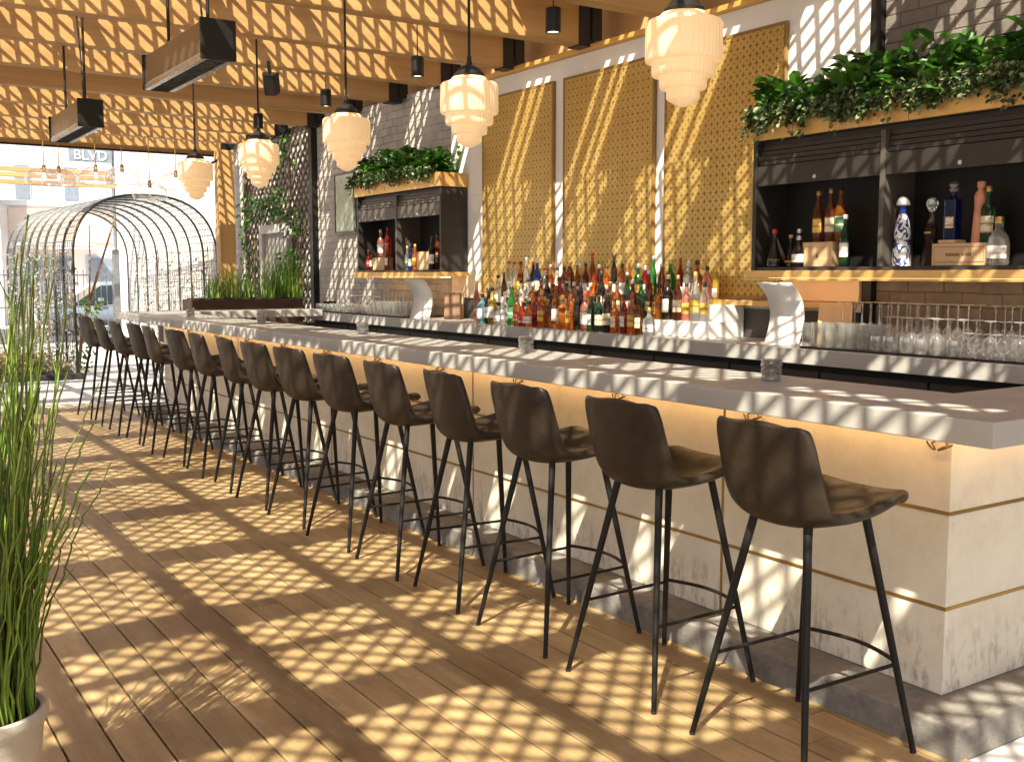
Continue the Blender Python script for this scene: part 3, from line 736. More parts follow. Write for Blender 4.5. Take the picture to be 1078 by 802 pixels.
glasses('wine', grid(5.33,5.34,1,3.42,3.94,7), zg, 'upturned wine glass behind the low tumblers on the right mat', 'upturned wine glasses on the right mat')
glasses('coupe', grid(5.14,5.17,1,2.86,3.34,7), zg, 'upturned coupe glass at the right end of the back counter', 'upturned coupes on the right mat')
glasses('flute', grid(5.42,5.50,2,2.9,3.36,6), zg, 'tall upturned flute at the right edge behind the coupes', 'upturned flutes behind the coupes')
glasses('highball', grid(5.13,5.30,3,9.8,10.5,9), zg, 'clear upright highball glass in the block beside the far menu stand', 'highball glasses by the far menu stand')
glasses('flute', grid(5.40,5.51,2,9.84,11.0,13), zg, 'tall upturned flute against the brick under the far cabinet', 'upturned flutes under the far cabinet')
glasses('wine', grid(5.13,5.32,3,10.62,11.4,8), zg, 'upturned wine glass at the middle of the far glasses', 'upturned wine glasses among the far glasses')
glasses('rocks', grid(5.13,5.40,3,11.5,12.02,6), zg, 'low tumbler at the far end of the back counter', 'tumblers at the far end')
for k in range(4):
    tag(obj('black_tool_caddy', MB().lathe([(0,0),(.03,0),(.034,.12),(.03,.12),(.027,.01),(0,.01)], 12), M['black'], None, (5.25+.07*(k%2), 12.02+.07*(k//2)-.02, ZK+.001)), ['black bar caddy cup nearest the edge at the far end','black bar caddy cup nearest the wall at the far end','black bar caddy cup at the far corner near the edge','black bar caddy cup at the far corner near the wall'][k], 'caddy', 'black caddy cups at the far end')

# ------------------------------------------------------------------ wall cabinets
def cabinet(y0, y1, z0, z1, xf, bays, label, shutter, drop, zband):
    t = thing('liquor_cabinet', label, 'cabinet', (xf,(y0+y1)/2,z0), None)
    th = .035; xb = XW-.04
    obj('shelf', MB().box(xf-.03,xb+.02,y0-.02,y1+.03,z0-.048,z0), M['brass'], t, bevel=.003)
    obj('led_strip', MB().box(xf+.12,xf+.135,y0+.05,y1-.05,z0-.056,z0-.0485), M['ledc'], t)
    obj('shelf_lip', MB().box(xf-.03,xf-.018,y0-.02,y1+.03,z0-.064,z0-.0485), M['brass'], t)
    obj('side', MB().box(xf,xb,y1-th,y1,z0+.001,z1), M['cabin'], t, bevel=.002)
    obj('side', MB().box(xf,xb,y0,y0+th,z0+.001,z1), M['cabin'], t, bevel=.002)
    obj('back', MB().box(xb-.014,xb-.001,y0+th+.001,y1-th-.001,z0+.001,z1-.001), M['inner'], t)
    obj('bottom', MB().box(xf+.012,xb-.016,y0+th+.001,y1-th-.001,z0+.001,z0+.022), M['cabin'], t)
    obj('top', MB().box(xf+.06,xb-.016,y0+th+.001,y1-th-.001,z1-.03,z1-.001), M['cabin'], t)
    wbay = (y1-y0)/bays
    for b in range(bays):
        ya = y0+b*wbay+(th if b == 0 else th/2); yb = y0+(b+1)*wbay-(th if b == bays-1 else th/2)
        if b: obj('divider', MB().box(xf-.002,xb-.016,ya-th+.001,ya-.001,z0+.0225,z1-.031), M['cabface'] , t, bevel=.002)
        mb = MB(); n = 4; zz = z1-.03-.002
        hs = (drop-.13)/n
        for k in range(n):
            o = .028-.007*k
            mb.box(xf+.012+o, xf+.03+o, ya+.002, yb-.002, zz-(k+1)*hs+.004, zz-k*hs)
        mb.box(xf+.004, xf+.028, ya+.002, yb-.002, z1-.032-drop, z1-.032-drop+.128)
        sh = obj('roller_shutter', mb, shutter, t, bevel=.002)
        obj('shutter_lock', MB().tube([(xf-.004,(ya+yb)/2,z1-.032-drop+.03),(xf+.006,(ya+yb)/2,z1-.032-drop+.03)], .013, 12), CAPS['silver'], sh)
    obj('brass_band', MB().box(xf-.025,xf-.004,y0-.012,y1+.012,z1+.001,zband).box(xf-.0035,xb,y1-.010,y1+.012,z1+.001,zband).box(xf-.0035,xb,y0-.012,y0+.010,z1+.001,zband), M['brass'], t, bevel=.003)
    obj('planter_soil', MB().box(xf+.002,xb-.002,y0+.014,y1-.014,z1+.001,zband-.04), M['soil'], t)
    return t
cabinet(3.02, 5.08, 1.57, 2.42, 5.30, 2, 'dark wall cabinet with roller shutters holding the right spirits', M['cabin'], .26, 2.56)
cabinet(9.30, 11.27, 1.565, 2.42, 5.30, 2, 'dark wall cabinet with roller shutters on the taupe brick', M['cabface'], .25, 2.56)

def greenery(y0, y1, z, xf, nbig, nivy, label, big=.13):
    t = thing('trailing_plants', label, 'plants', ((xf+XW)/2,(y0+y1)/2,z))
    mb = MB()
    for i in range(nbig):
        y = rnd(y0,y1); x = rnd(xf-.05, XW-.06); e = 1-.25*math.sin(y*7)*math.sin(y*3.1)
        hgt = rnd(0,1)**1.2*.27*e+.02; a = rnd(0,6.28)
        mb.leaf((x,y,z+hgt), (math.cos(a)-.45, math.sin(a), rnd(-.1,1.3)), (rnd(-.8,.2), rnd(-.5,.5), 1), rnd(.6,1.2)*big, rnd(.28,.38)*big, .18, .2)
    obj('broad_foliage', mb, M['leaf'], t)
    mb = MB(); st = MB()
    for s in range(nivy):
        y = rnd(y0-.01,y1+.03); x = xf-.03+rnd(-.01,.03); L = rnd(.0,.12)*(0.35+.65*math.sin(y*5.3+1)**2)+(.1 if rnd(0,1) < .06 else 0); zz_ = z+.04
        pts = [(x+.08,y,z+.0),(x-.015,y+rnd(-.03,.03),zz_+.06),(x-.03,y+rnd(-.05,.05),zz_+.01-L*.4),(x-.03+rnd(-.01,.01),y+rnd(-.07,.07),zz_-L)]
        st.tube(pts, .002, 4)
        for k in range(int(9+L*70)):
            q = rnd(0,1)*3; i = min(2,int(q)); f = q-i; p = Vector(pts[i]).lerp(Vector(pts[i+1]), f)
            p += Vector((rnd(-.035,.01), rnd(-.035,.035), rnd(-.02,.045)))
            mb.leaf(p, (rnd(-1,.0), rnd(-1,1), rnd(-1,.5)), (-1, rnd(-.6,.6), rnd(.2,.9)), rnd(.025,.05), rnd(.012,.02), .1, .15)
    obj('ivy_foliage', mb, M['ivy'], t); obj('ivy_stems', st, M['clip'], t)
greenery(3.0, 5.06, 2.515, 5.30, 640, 250, 'broad green leaves and trailing variegated ivy on top of the right cabinet', .14)
greenery(9.42, 11.3, 2.53, 5.30, 900, 150, 'dense dark green foliage and ivy on top of the far cabinet', .11)

# contents of the right cabinet
zc = 1.57+.024
def crate(y, x, w, d, h, z, label, marks):
    t = thing('wooden_crate', label, 'crate', (x, y, z))
    obj('box', MB().box(-d/2,d/2,-w/2,w/2,0,h), M['crate'], t, (0,0,0), bevel=.002)
    if marks == 'crest':
        mb = MB()
        for k in range(6):
            a = k*math.pi/3; mb.add([(-d/2-.0012, .006*math.cos(a+1.2), h*.42+.006*math.sin(a+1.2)), (-d/2-.0012, .022*math.cos(a), h*.42+.028*math.sin(a)), (-d/2-.0012, .006*math.cos(a-1.2), h*.42+.006*math.sin(a-1.2))], [(0,1,2)])
        for k in range(12):
            yy = w*.34-w*.68*k/11; mb.add([(-d/2-.0012, yy+.006, h*.78+.006*math.sin(k*2)), (-d/2-.0012, yy-.004, h*.78+.012*math.cos(k*1.7)), (-d/2-.0012, yy-.006, h*.84)], [(0,1,2)])
        obj('printed_mark', mb, M['burn'], t, (0,0,0))
    if marks == 'text':
        mb = MB(); x_ = -d/2-.0012
        for k in range(16):
            if k == 9: continue
            yy = w*.22-w*.44*k/15
            mb.add([(x_,yy+.0035,h*.42),(x_,yy-.0025,h*.42),(x_,yy-.0025,h*.58-(.006 if k%3 else 0)),(x_,yy+.0035,h*.58)], [(0,1,2,3)])
        for (ya,yb,za,zb) in ((-.45,.45,.15,.17),(-.45,.45,.83,.85),(-.455,-.45,.15,.85),(.45,.455,.15,.85)):
            mb.add([(x_,ya*w,za*h),(x_,yb*w,za*h),(x_,yb*w,zb*h),(x_,ya*w,zb*h)], [(0,1,2,3)])
        obj('printed_mark', mb, M['ink'], t, (0,0,0))
    return t
crate(4.57,5.42,.24,.12,.155,zc,'pine crate with a burnt crest, under three whisky bottles','crest')
crate(3.57,5.42,.34,.12,.125,zc,'long pine box with printed lettering under the terracotta bottle','text')
zu = zc+.157
bottle('tall','brown','gold','yellow',(5.42,4.62,zu),'whisky bottle with yellow label, leftmost on the crested crate','spirits in the right cabinet',1.0,rz=0)
bottle('tall','brown','gold','cream',(5.42,4.52,zu),'whisky bottle with cream label, middle one on the crested crate','spirits in the right cabinet',1.03,rz=0)
bottle('tall','amber','black','green',(5.43,4.45,zu),'whisky bottle with green label, rightmost on the crested crate','spirits in the right cabinet',1.05,rz=0)
bottle('tall','olive','white','white',(5.38,4.37,zc),'dark green bottle with white cap and label right of the crested crate','spirits in the right cabinet',.98,rz=0)
bottle('bell','dark','red','black',(5.36,4.93,zc),'dark decanter bottle with an orange red stopper in the cabinet corner','spirits in the right cabinet',1.0)
bottle('bell','dark','cork','yellow',(5.44,4.86,zc),'dark decanter bottle with gold label behind the red stoppered one','spirits in the right cabinet',.85)
bottle('bell','dark','silver','cream',(5.43,4.78,zc),'dark decanter bottle with silver stopper left of the crested crate','spirits in the right cabinet',1.0)
bottle('squat','dark','silver','white',(5.36,4.72,zc),'short dark bottle with silver cap touching the crested crate','spirits in the right cabinet',.95)
# blue and white ceramic bottle
def ceramic_mat():
    m = N('painted ceramic'); v = m.coord((1,1,1))
    wv = m.n('ShaderNodeTexWave'); wv.inputs['Scale'].default_value = 9; wv.inputs['Distortion'].default_value = 14; wv.inputs['Detail'].default_value = 2; wv.inputs['Detail Scale'].default_value = 1.6; m.l(v, wv.inputs['Vector'])
    m.color(m.ramp(wv.outputs['Fac'], [(.0,(.04,.06,.22)),(.20,(.06,.09,.28)),(.28,(.72,.72,.72)),(1,(.8,.8,.79))])); m.set(Roughness=.15); return m.m
t = thing('ceramic_bottle', 'blue and white painted ceramic bottle with a bell stopper', 'bottle', (5.40,3.97,zc))
obj('body', MB().lathe([(0,0),(.056,0),(.058,.01),(.05,.10),(.043,.135),(.034,.148),(.046,.158),(.048,.20),(.034,.27),(.022,.31),(.018,.33),(0,.33)], 28), ceramic_mat(), t, (0,0,0), smooth=True)
obj('neck_band', MB().lathe([(.021,.305),(.0235,.31),(.021,.345),(.019,.35),(0,.35)], 20), mat_plain('cobalt glaze', (.02,.05,.38), .15), t, (0,0,0), smooth=True)
obj('stopper', MB().lathe([(.015,.35),(.041,.356),(.040,.372),(.030,.395),(.012,.407),(0,.41)], 20), CAPS['silver'], t, (0,0,0), smooth=True)
t = thing('decanter', 'dark sculpted decanter with an ornate crystal stopper', 'bottle', (5.42,3.79,zc))
obj('body', MB().lathe([(0,0),(.058,0),(.052,.05),(.036,.12),(.03,.14),(.037,.17),(.038,.21),(.026,.245),(.017,.27),(.015,.31),(0,.31)], 10), BOT['dark'], t, (0,0,0))
obj('medallion', MB().lathe([(0,-.005),(.02,-.005),(.024,0),(.02,.005),(0,.005)], 14, (-.036,0,.19), .25, 1), CAPS['gold'], t, (0,0,0))
obj('stopper', MB().lathe([(.012,.31),(.022,.325),(.034,.352),(.03,.375),(.014,.39),(0,.392)], 8), BOT['clear'], t, (0,0,0))
t = thing('cobalt_bottle', 'tall square cobalt blue bottle with a knotted stopper on the pine box', 'bottle', (5.42,3.655,zc+.127))
obj('base', MB().box(-.05,.05,-.055,.055,0,.018), M['crate'], t, (0,0,0), bevel=.002)
obj('body', MB().prism([(-.034,-.036),(.034,-.036),(.034,.036),(-.034,.036)], .0185, .25).lathe([(.028,.25),(.014,.265),(.014,.285),(0,.285)], 14), liquid('cobalt glass', (.008,.01,.07), .4), t, (0,0,0), bevel=.006, seg=3)
obj('stopper', MB().lathe([(.012,.285),(.026,.30),(.017,.315),(.028,.33),(.012,.345),(0,.346)], 10), CAPS['silver'], t, (0,0,0))
obj('bottle_label', MB().box(-.0355,-.0342,-.028,.024,.085,.15), LAB['cream'], t, (0,0,0))
t = thing('terracotta_bottle', 'tall slim terracotta pink bottle on the pine box', 'bottle', (5.45,3.505,zc+.127))
obj('body', MB().lathe([(0,0),(.042,0),(.043,.006),(.037,.12),(.033,.2),(.036,.25),(.03,.275),(.017,.29),(.0165,.3),(0,.3)], 20), mat_plain('terracotta', (.62,.28,.18), .6), t, (0,0,0), smooth=True)
obj('stopper', MB().lathe([(.0165,.3),(.022,.304),(.024,.33),(.02,.338),(0,.339)], 16), mat_plain('terracotta stopper', (.66,.32,.20), .6), t, (0,0,0), smooth=True)
bottle('round','olive','gold','cream',(5.43,3.445,zc+.127),'dark bottle with cork cap and cream label right of the terracotta bottle','spirits in the right cabinet',1.02,rz=0)
bottle('squat','clear','gold','white',(5.38,3.345,zc),'squat clear bottle with gold cap at the right of the pine box','spirits in the right cabinet',1.25,rz=0)
bottle('slim','dark','black',None,(5.46,4.06,zc),'slim black bottle half hidden behind the cabinet divider','spirits in the right cabinet',.95)

# contents of the far cabinet
zf = 1.565+.024
crate(10.85,5.42,.28,.12,.14,zf,'pine crate in the left bay of the far cabinet','none')
crate(9.80,5.42,.26,.12,.19,zf,'pine crate in the right bay of the far cabinet','none')
GRP = 'spirits in the far cabinet'
bottle('round','pink','white','white',(5.42,10.90,zf+.141),'pink bottle, left one standing on the pine crate in the far cabinet',GRP,1.05)
bottle('tall','red','red','red',(5.42,10.72,zf+.141),'red bottle, right one standing on the pine crate in the far cabinet',GRP,1.05)
bottle('round','red','black','red',(5.40,11.18,zf),'small red bottle at the left end of the far cabinet',GRP,.78)
bottle('round','brown','black','white',(5.40,11.08,zf),'small brown bottle second from the left in the far cabinet',GRP,.82)
bottle('tall','amber','gold','white',(5.36,10.62,zf),'amber bottle against the middle divider of the far cabinet',GRP,.9)
bottle('round','clear','gold','green',(5.40,10.22,zf),'clear bottle with green label right of the far cabinet divider',GRP,.85)
bottle('round','blue','black','white',(5.40,10.13,zf),'blue bottle with white label in the far cabinet',GRP,.85)
bottle('round','orange','gold','yellow',(5.40,10.04,zf),'orange bottle left of the right pine crate in the far cabinet',GRP,.9)
bottle('tall','dark','black','white',(5.36,9.60,zf),'dark bottle with white label at the right end of the far cabinet',GRP,1.05)
bottle('tall','brown','black','cream',(5.46,9.66,zf),'brown bottle behind the dark one in the far cabinet',GRP,1.2)

# ------------------------------------------------------------------ bar stools
def cr(P, t):
    n = len(P)-1; x = t*n; i = min(n-1, int(x)); f = x-i
    p0 = P[max(0,i-1)]; p1 = P[i]; p2 = P[i+1]; p3 = P[min(n,i+2)]
    return tuple(.5*((2*b)+(-a+c)*f+(2*a-5*b+4*c-d)*f*f+(-a+3*b-3*c+d)*f**3) for a,b,c,d in zip(p0,p1,p2,p3))
#            x      z     half   curl
SP = [(.268,.800,.165,.008),(.252,.812,.195,.014),(.20,.799,.214,.026),(.10,.770,.222,.034),(-.02,.756,.222,.036),(-.11,.754,.222,.052),(-.172,.772,.221,.066),(-.205,.822,.220,.066),(-.222,.895,.219,.056),(-.236,.97,.214,.046),(-.248,1.035,.208,.038),(-.256,1.078,.194,.034),(-.259,1.092,.168,.032)]
def shell_mesh():
    nv, nu = 30, 14; bm = bmesh.new(); V = []
    for i in range(nv+1):
        t = i/nv; x, z, hw, c = cr(SP, t)
        a = cr(SP, max(0,t-.01)); b = cr(SP, min(1,t+.01))
        tx, tz = b[0]-a[0], b[1]-a[1]; L = math.hypot(tx, tz); nx, nz = tz/L, -tx/L      # towards sitter
        if t > .99: pass
        row = []
        for j in range(nu+1):
            u = -1+2*j/nu; k = c*abs(u)**2.4
            row.append(bm.verts.new((x+nx*k, u*hw, z+nz*k)))
        V.append(row)
    for i in range(nv):
        for j in range(nu): bm.faces.new((V[i][j],V[i][j+1],V[i+1][j+1],V[i+1][j]))
    bmesh.ops.recalc_face_normals(bm, faces=bm.faces)
    ret = bmesh.ops.solidify(bm, geom=bm.faces[:], thickness=.036)
    bmesh.ops.recalc_face_normals(bm, faces=bm.faces)
    me = bpy.data.meshes.new('seat_shell'); bm.to_mesh(me); bm.free(); me.shade_smooth(); me.materials.append(M['leather']); return me
def make_stool():
    t = thing('bar_stool', '', 'bar stool', (0,0,0), 'bar stools along the bar')
    o = bpy.data.objects.new('seat_shell', shell_mesh()); COL.objects.link(o); o.parent = t
    q = o.modifiers.new('sub','SUBSURF'); q.levels = 1; q.render_levels = 1
    feet = {}
    for sx, fx, tx in ((-1,-.25,-.115),(1,.262,.150)):
        for sy in (-1,1):
            top = Vector((tx, sy*.112, .772 if sx < 0 else .785)); bot = Vector((fx, sy*.245, .006))
            feet[sx,sy] = (top, bot)
            lg = obj('leg', MB().tube([top, top.lerp(bot,.5), bot], [.0145,.0125,.0095], 10), M['legs'], t, (0,0,0), smooth=True)
            obj('foot_cap', MB().tube([bot+Vector((0,0,.004)), bot-Vector((0,0,.006))], .0105, 10), M['mat'], lg, (0,0,0), smooth=True)
    def at(sx, sy, z):
        a, b = feet[sx,sy]; f = (a.z-z)/(a.z-b.z); return a.lerp(b, f)
    for sy in (-1,1):
        obj('side_rung', MB().tube([at(-1,sy,.29), at(1,sy,.29)], .0065, 8), M['legs'], t, (0,0,0), smooth=True)
    a, b = at(1,-1,.30), at(1,1,.30); pts = []
    for k in range(9):
        f = k/8; p = a.lerp(b, f); p.x += .05*math.sin(math.pi*f); pts.append(p)
    obj('footrest', MB().tube(pts, .0075, 8), M['legs'], t, (0,0,0), smooth=True)
    return t
st0 = make_stool()
SY = [2.27,2.97,3.63,4.27,4.91,5.57,6.22,6.83,7.43,8.10,8.72,9.42,10.02,10.66,11.40,12.06]
for i, y in enumerate(SY):
    t = st0 if i == 0 else copy_tree(st0)
    t.location = (2.645+rnd(-.012,.012) if i else 2.645, y, 0); t.rotation_euler = (0,0,R(rnd(-6,6)) if i else R(-1))
    if i == 0: t['label'] = 'dark brown leather bar stool nearest the camera at the bar corner'
    elif i == 15: t['label'] = 'dark brown leather bar stool farthest away, past the bar end'
    else: t['label'] = 'dark brown leather bar stool, %s along the bar from the near corner' % ORD[i]

# ------------------------------------------------------------------ pendants
def make_pendant():
    t = thing('pendant_lamp', '', 'pendant lamp', (0,0,0), 'stepped opal pendants over the bar')
    pr = [(.062,.400),(.098,.398),(.106,.388),(.110,.372),(.156,.366),(.166,.354),(.167,.345),(.167,.206),(.162,.196),(.140,.192),(.138,.184),(.138,.146),(.133,.136),(.106,.132),(.103,.124),(.103,.090),(.098,.081),(.076,.077),(.073,.070),(.073,.042),(.066,.033),(.04,.018),(.015,.006),(0,.003)]
    obj('shade', MB().lathe(pr, 48), M['opal'], t, (0,0,0), smooth=True, sharp=50)
    obj('fitter_cap', MB().lathe([(.064,.394),(.086,.404),(.088,.416),(.076,.428),(.062,.446),(.040,.462),(.022,.470),(.014,.49),(.012,.52),(0,.52)], 24), M['black'], t, (0,0,0), smooth=True)
    obj('rod', MB().tube([(0,0,.50),(0,0,1.56)], .0085, 8), M['black'], t, (0,0,0), smooth=True)
    obj('ceiling_plate', MB().lathe([(0,1.56),(.06,1.56),(.06,1.54),(.012,1.525)], 16), M['black'], t, (0,0,0))
    return t
p0 = make_pendant()
PY = [3.49,5.28,6.95,8.70,10.47]; PX = 3.2
PL = ['stepped opal glass pendant nearest the camera, in front of the gold panels','stepped opal glass pendant in front of the white wall edge','stepped opal glass pendant, middle one of the five over the bar','stepped opal glass pendant in front of the green trellis','stepped opal glass pendant farthest away, before the bright exit']
for i, y in enumerate(PY):
    t = p0 if i == 0 else copy_tree(p0); t.location = (PX, y, 2.265); t['label'] = PL[i]

# clear globe pendants at the far edge
def make_globe(kind=0):
    t = thing('globe_pendant', '', 'pendant lamp', (0,0,0), 'clear glass pendants at the far edge')
    pr = [(.03,.2),(.07,.195),(.13,.16),(.165,.10),(.165,.05),(.145,.01),(.12,0),(.0,-.004)]
    obj('glass_shade', MB().lathe(pr, 24), M['globe'], t, (0,0,0), smooth=True)
    obj('socket', MB().tube([(0,0,.14),(0,0,.23)], .018, 10), M['strip'], t, (0,0,0))
    obj('bulb', MB().lathe([(0,.075),(.013,.085),(.016,.10),(.011,.125),(.009,.14)], 12), M['bulb'], t, (0,0,0), smooth=True)
    obj('cord', MB().tube([(0,0,.22),(0,0,.9)], .005, 6), M['strip'], t, (0,0,0))
    return t
g0 = make_globe()
GX = [(2.67,15.4,2.72),(2.95,15.9,2.76),(3.33,15.4,2.76),(3.68,15.4,2.78),(4.05,15.4,2.58),(4.42,15.4,2.74)]
GL = ['clear glass globe pendant leftmost at the far pergola edge','clear glass globe pendant set just behind the leftmost one','clear glass globe pendant below the BLVD sign','clear glass globe pendant right of the BLVD sign','lowest clear glass globe pendant above the wire arch','clear glass globe pendant beside the farthest opal pendant']
for i, p in enumerate(GX):
    t = g0 if i == 0 else copy_tree(g0); t.location = p; t.scale = (1.45,1.45,1.2); t['label'] = GL[i]

# spot cylinders
def make_spot():
    t = thing('spotlight', '', 'spotlight', (0,0,0), 'black can spotlights near the wall')
    obj('can', MB().lathe([(0,.17),(.05,.17),(.055,.165),(.055,0),(.047,0),(.047,.02)], 20), M['black'], t, (0,0,0), smooth=True)
    obj('lens', MB().lathe([(0,.012),(.046,.012),(.046,.018),(0,.018)], 16), M['bulb'], t, (0,0,0))
    obj('stem', MB().tube([(0,0,.17),(0,0,.60)], .005, 6), M['black'], t, (0,0,0))
    return t
s0 = make_spot()
for i, (p, lb) in enumerate((((4.45,6.2,3.235),'black can spotlight above the middle gold panel'),((4.45,8.2,3.235),'black can spotlight left of the panel wall, second from camera'),((4.45,10.15,3.235),'black can spotlight third from the camera near the brick'),((4.45,12.1,3.235),'black can spotlight farthest away near the trellis'))):
    t = s0 if i == 0 else copy_tree(s0); t.location = p; t['label'] = lb

# heaters
def make_heater():
    t = thing('patio_heater', '', 'heater', (0,0,0), 'infrared heaters hung from the pergola')
    L = 1.16; w = .085
    obj('body', MB().prism([(-w,0.008),(w,0.008),(w,L-.008),(-w,L-.008)], .03, .20), M['heater'], t, (0,0,0), bevel=.006)
    obj('end_cap', MB().box(-w-.012,w+.012,-.012,.007,.0,.213), M['black'], t, (0,0,0), bevel=.005)
    obj('end_cap', MB().box(-w-.012,w+.012,L-.007,L+.012,.0,.213), M['black'], t, (0,0,0), bevel=.005)
    obj('reflector', MB().box(-w-.004,-w+.028,.012,L-.012,.0,.029).box(w-.028,w+.004,.012,L-.012,.0,.029).box(-w+.029,w-.029,.012,L-.012,.018,.029), M['steel'], t, (0,0,0))
    g = MB()
    for k in range(24): y = .04+k*(L-.08)/23; g.box(-w+.03,w-.03,y-.004,y+.004,.004,.010)
    obj('grille', g, M['black'], t, (0,0,0))
    obj('top_rail', MB().box(-.03,.03,.05,L-.05,.2005,.225), M['black'], t, (0,0,0))
    for y in (.16, L-.25):
        obj('hanger_rod', MB().tube([(0,y,.22),(0,y,1.1)], .010, 8), M['black'], t, (0,0,0))
    obj('power_cord', MB().tube([(0.02,.3,.21),(.05,.5,.6),(.03,.55,1.1)], .006, 6), M['black'], t, (0,0,0))
    return t
M['heater'] = mat_plain('bronze heater metal', (.20,.155,.115), .3, .8, .06, 2, 0)
h0 = make_heater()
for i, (y, lb) in enumerate(((5.66,'long bronze and black ceiling heater nearer the camera'),(8.75,'long bronze and black ceiling heater farther down the pergola'))):
    t = h0 if i == 0 else copy_tree(h0); t.location = (1.87, y, 2.68); t['label'] = lb

# speakers and small fixtures under the roof
def speaker(loc, rz, label, s=1):
    t = thing('speaker', label, 'speaker', loc, 'speakers under the pergola'); t.rotation_euler = (R(-25),0,rz); t.scale = (s,s,s)
    obj('cabinet', MB().prism([(-.11,-.08),(.11,-.08),(.07,.09),(-.07,.09)], 0, .26), M['black'], t, (0,0,0), bevel=.012)
    obj('grille', MB().box(-.095,.095,-.088,-.0815,.015,.245), M['dark'], t, (0,0,0), bevel=.003)
    obj('bracket', MB().box(-.02,.02,-.02,.02,.26,.42), M['black'], t, (0,0,0))
speaker((3.55,9.30,3.16), R(150), 'black speaker hanging from a beam behind the fourth pendant', .7)
speaker((2.75,5.75,3.24), R(160), 'black speaker at the top edge above the second pendant')
t = thing('floodlight', 'black floodlight bracketed to the timber post by the exit', 'floodlight', (5.05,16.3,3.1))
obj('lamp_head', MB().box(-.18,.12,-.08,.08,-.08,.16), M['black'], t, (0,0,0), bevel=.01)
obj('arm', MB().tube([(.1,0,.1),(.3,.05,.2)], .02, 8), M['black'], t, (0,0,0))

# ------------------------------------------------------------------ pot with reeds at lower left
PCX, PCY = .335, 3.11
pt = thing('plant_pot', 'pale cast stone pot at the lower left corner', 'pot', (PCX,PCY,0))
obj('body', MB().lathe([(0,.004),(.095,.0),(.10,.01),(.128,.20),(.140,.31),(.150,.325),(.155,.34),(.153,.358),(.145,.363),(.132,.358),(.128,.33),(0,.325)], 40), M['potclay'], pt, (0,0,0), smooth=True)
obj('soil', MB().lathe([(.127,.332),(.06,.340),(0,.342)], 20), M['soil'], pt, (0,0,0))
rp = thing('horsetail_reeds', 'tall green horsetail reeds growing in the pale pot', 'plant', (PCX,PCY,.335))
st = MB()
for i in range(185):
    a = rnd(0,6.28); r = .118*rnd(0,1)**.5; bx, by = r*math.cos(a), r*math.sin(a)
    H = rnd(.55,1.05) if i%5 else rnd(.95,1.38); le = rnd(.03,.17) if i%6 else rnd(.12,.28); da = a+rnd(-.7,.7)
    pts = []; rr_ = []; m_ = 9; r0 = rnd(.003,.0062)
    for k in range(m_+1):
        f = k/m_; o_ = le*f**1.6
        p = Vector((bx+o_*math.cos(da)+.009*math.sin(k*2+i), by+o_*math.sin(da)+.006*math.cos(k*1.7+i), H*f)); q = r0*(1-.55*f)
        if 0 < k < m_:
            e = Vector((0,0,.006)); pts += [p-e, p, p+e]; rr_ += [q, q*1.32, q]
        else: pts.append(p); rr_.append(q)
    st.tube(pts, rr_, 6)
    if i%5 == 0:
        for q in range(3):
            p = pts[random.randrange(14,len(pts)-1)]; st.tube([p, p+Vector((rnd(-.06,.06),rnd(-.06,.06),rnd(.08,.2)))], [.002,.001], 4)
def branch(pts, r): st.tube(pts, [r*(1-.7*k/(len(pts)-1)) for k in range(len(pts))], 6)
branch([(.06,.0,0),(.10,-.01,.10),(.135,-.02,.22),(.16,-.02,.32)], .0055); branch([(.16,-.02,.32),(.19,-.03,.40),(.20,-.03,.46)], .003); branch([(.15,-.02,.29),(.20,-.03,.36),(.235,-.03,.40)], .0026)
obj('stems', st, M['reed'], rp, (0,0,0), smooth=True)

# ------------------------------------------------------------------ planter with grasses beyond the bar
pb = thing('planter_box', 'dark brown planter box standing beyond the far end of the bar', 'planter', (4.7,13.0,0))
obj('box', MB().prism([(3.80,12.72),(5.22,12.72),(5.22,13.12),(3.80,13.12)], 0, 1.235), M['rust'], pb, bevel=.008)
obj('soil', MB().box(3.84,5.18,12.76,13.08,1.236,1.25), M['soil'], pb)
def grass(x0, x1, n, h, label):
    t = thing('ornamental_grass', label, 'grass', ((x0+x1)/2,12.92,1.25), 'grasses in the brown planter')
    mb = MB()
    for i in range(n):
        x = rnd(x0,x1); y = rnd(12.74,13.06); H = h*rnd(.35,1.15)*(.6+.4*math.sin((x-x0)/(x1-x0)*3.14))+.05; a = rnd(0,6.28); l = rnd(.05,.42)*H/.6; wd_ = rnd(.004,.009)
        sd = Vector((math.cos(a+1.57), math.sin(a+1.57), 0))*wd_; vs = []
        for k in range(5):
            f = k/4; p = Vector((x+l*f**2*math.cos(a), y+l*f**2*math.sin(a), 1.25+H*(f-.18*f**3)))
            q = sd*(1-f*.9); vs += [p-q, p+q]
        mb.add(vs, [(2*k,2*k+1,2*k+3,2*k+2) for k in range(4)])
    obj('blades', mb, M['grass'], t)
grass(4.05, 4.62, 230, .50, 'bright green grass clump left in the planter, before the timber post')
grass(4.72, 5.25, 260, .72, 'taller green grass clump right in the planter, before the grey door')

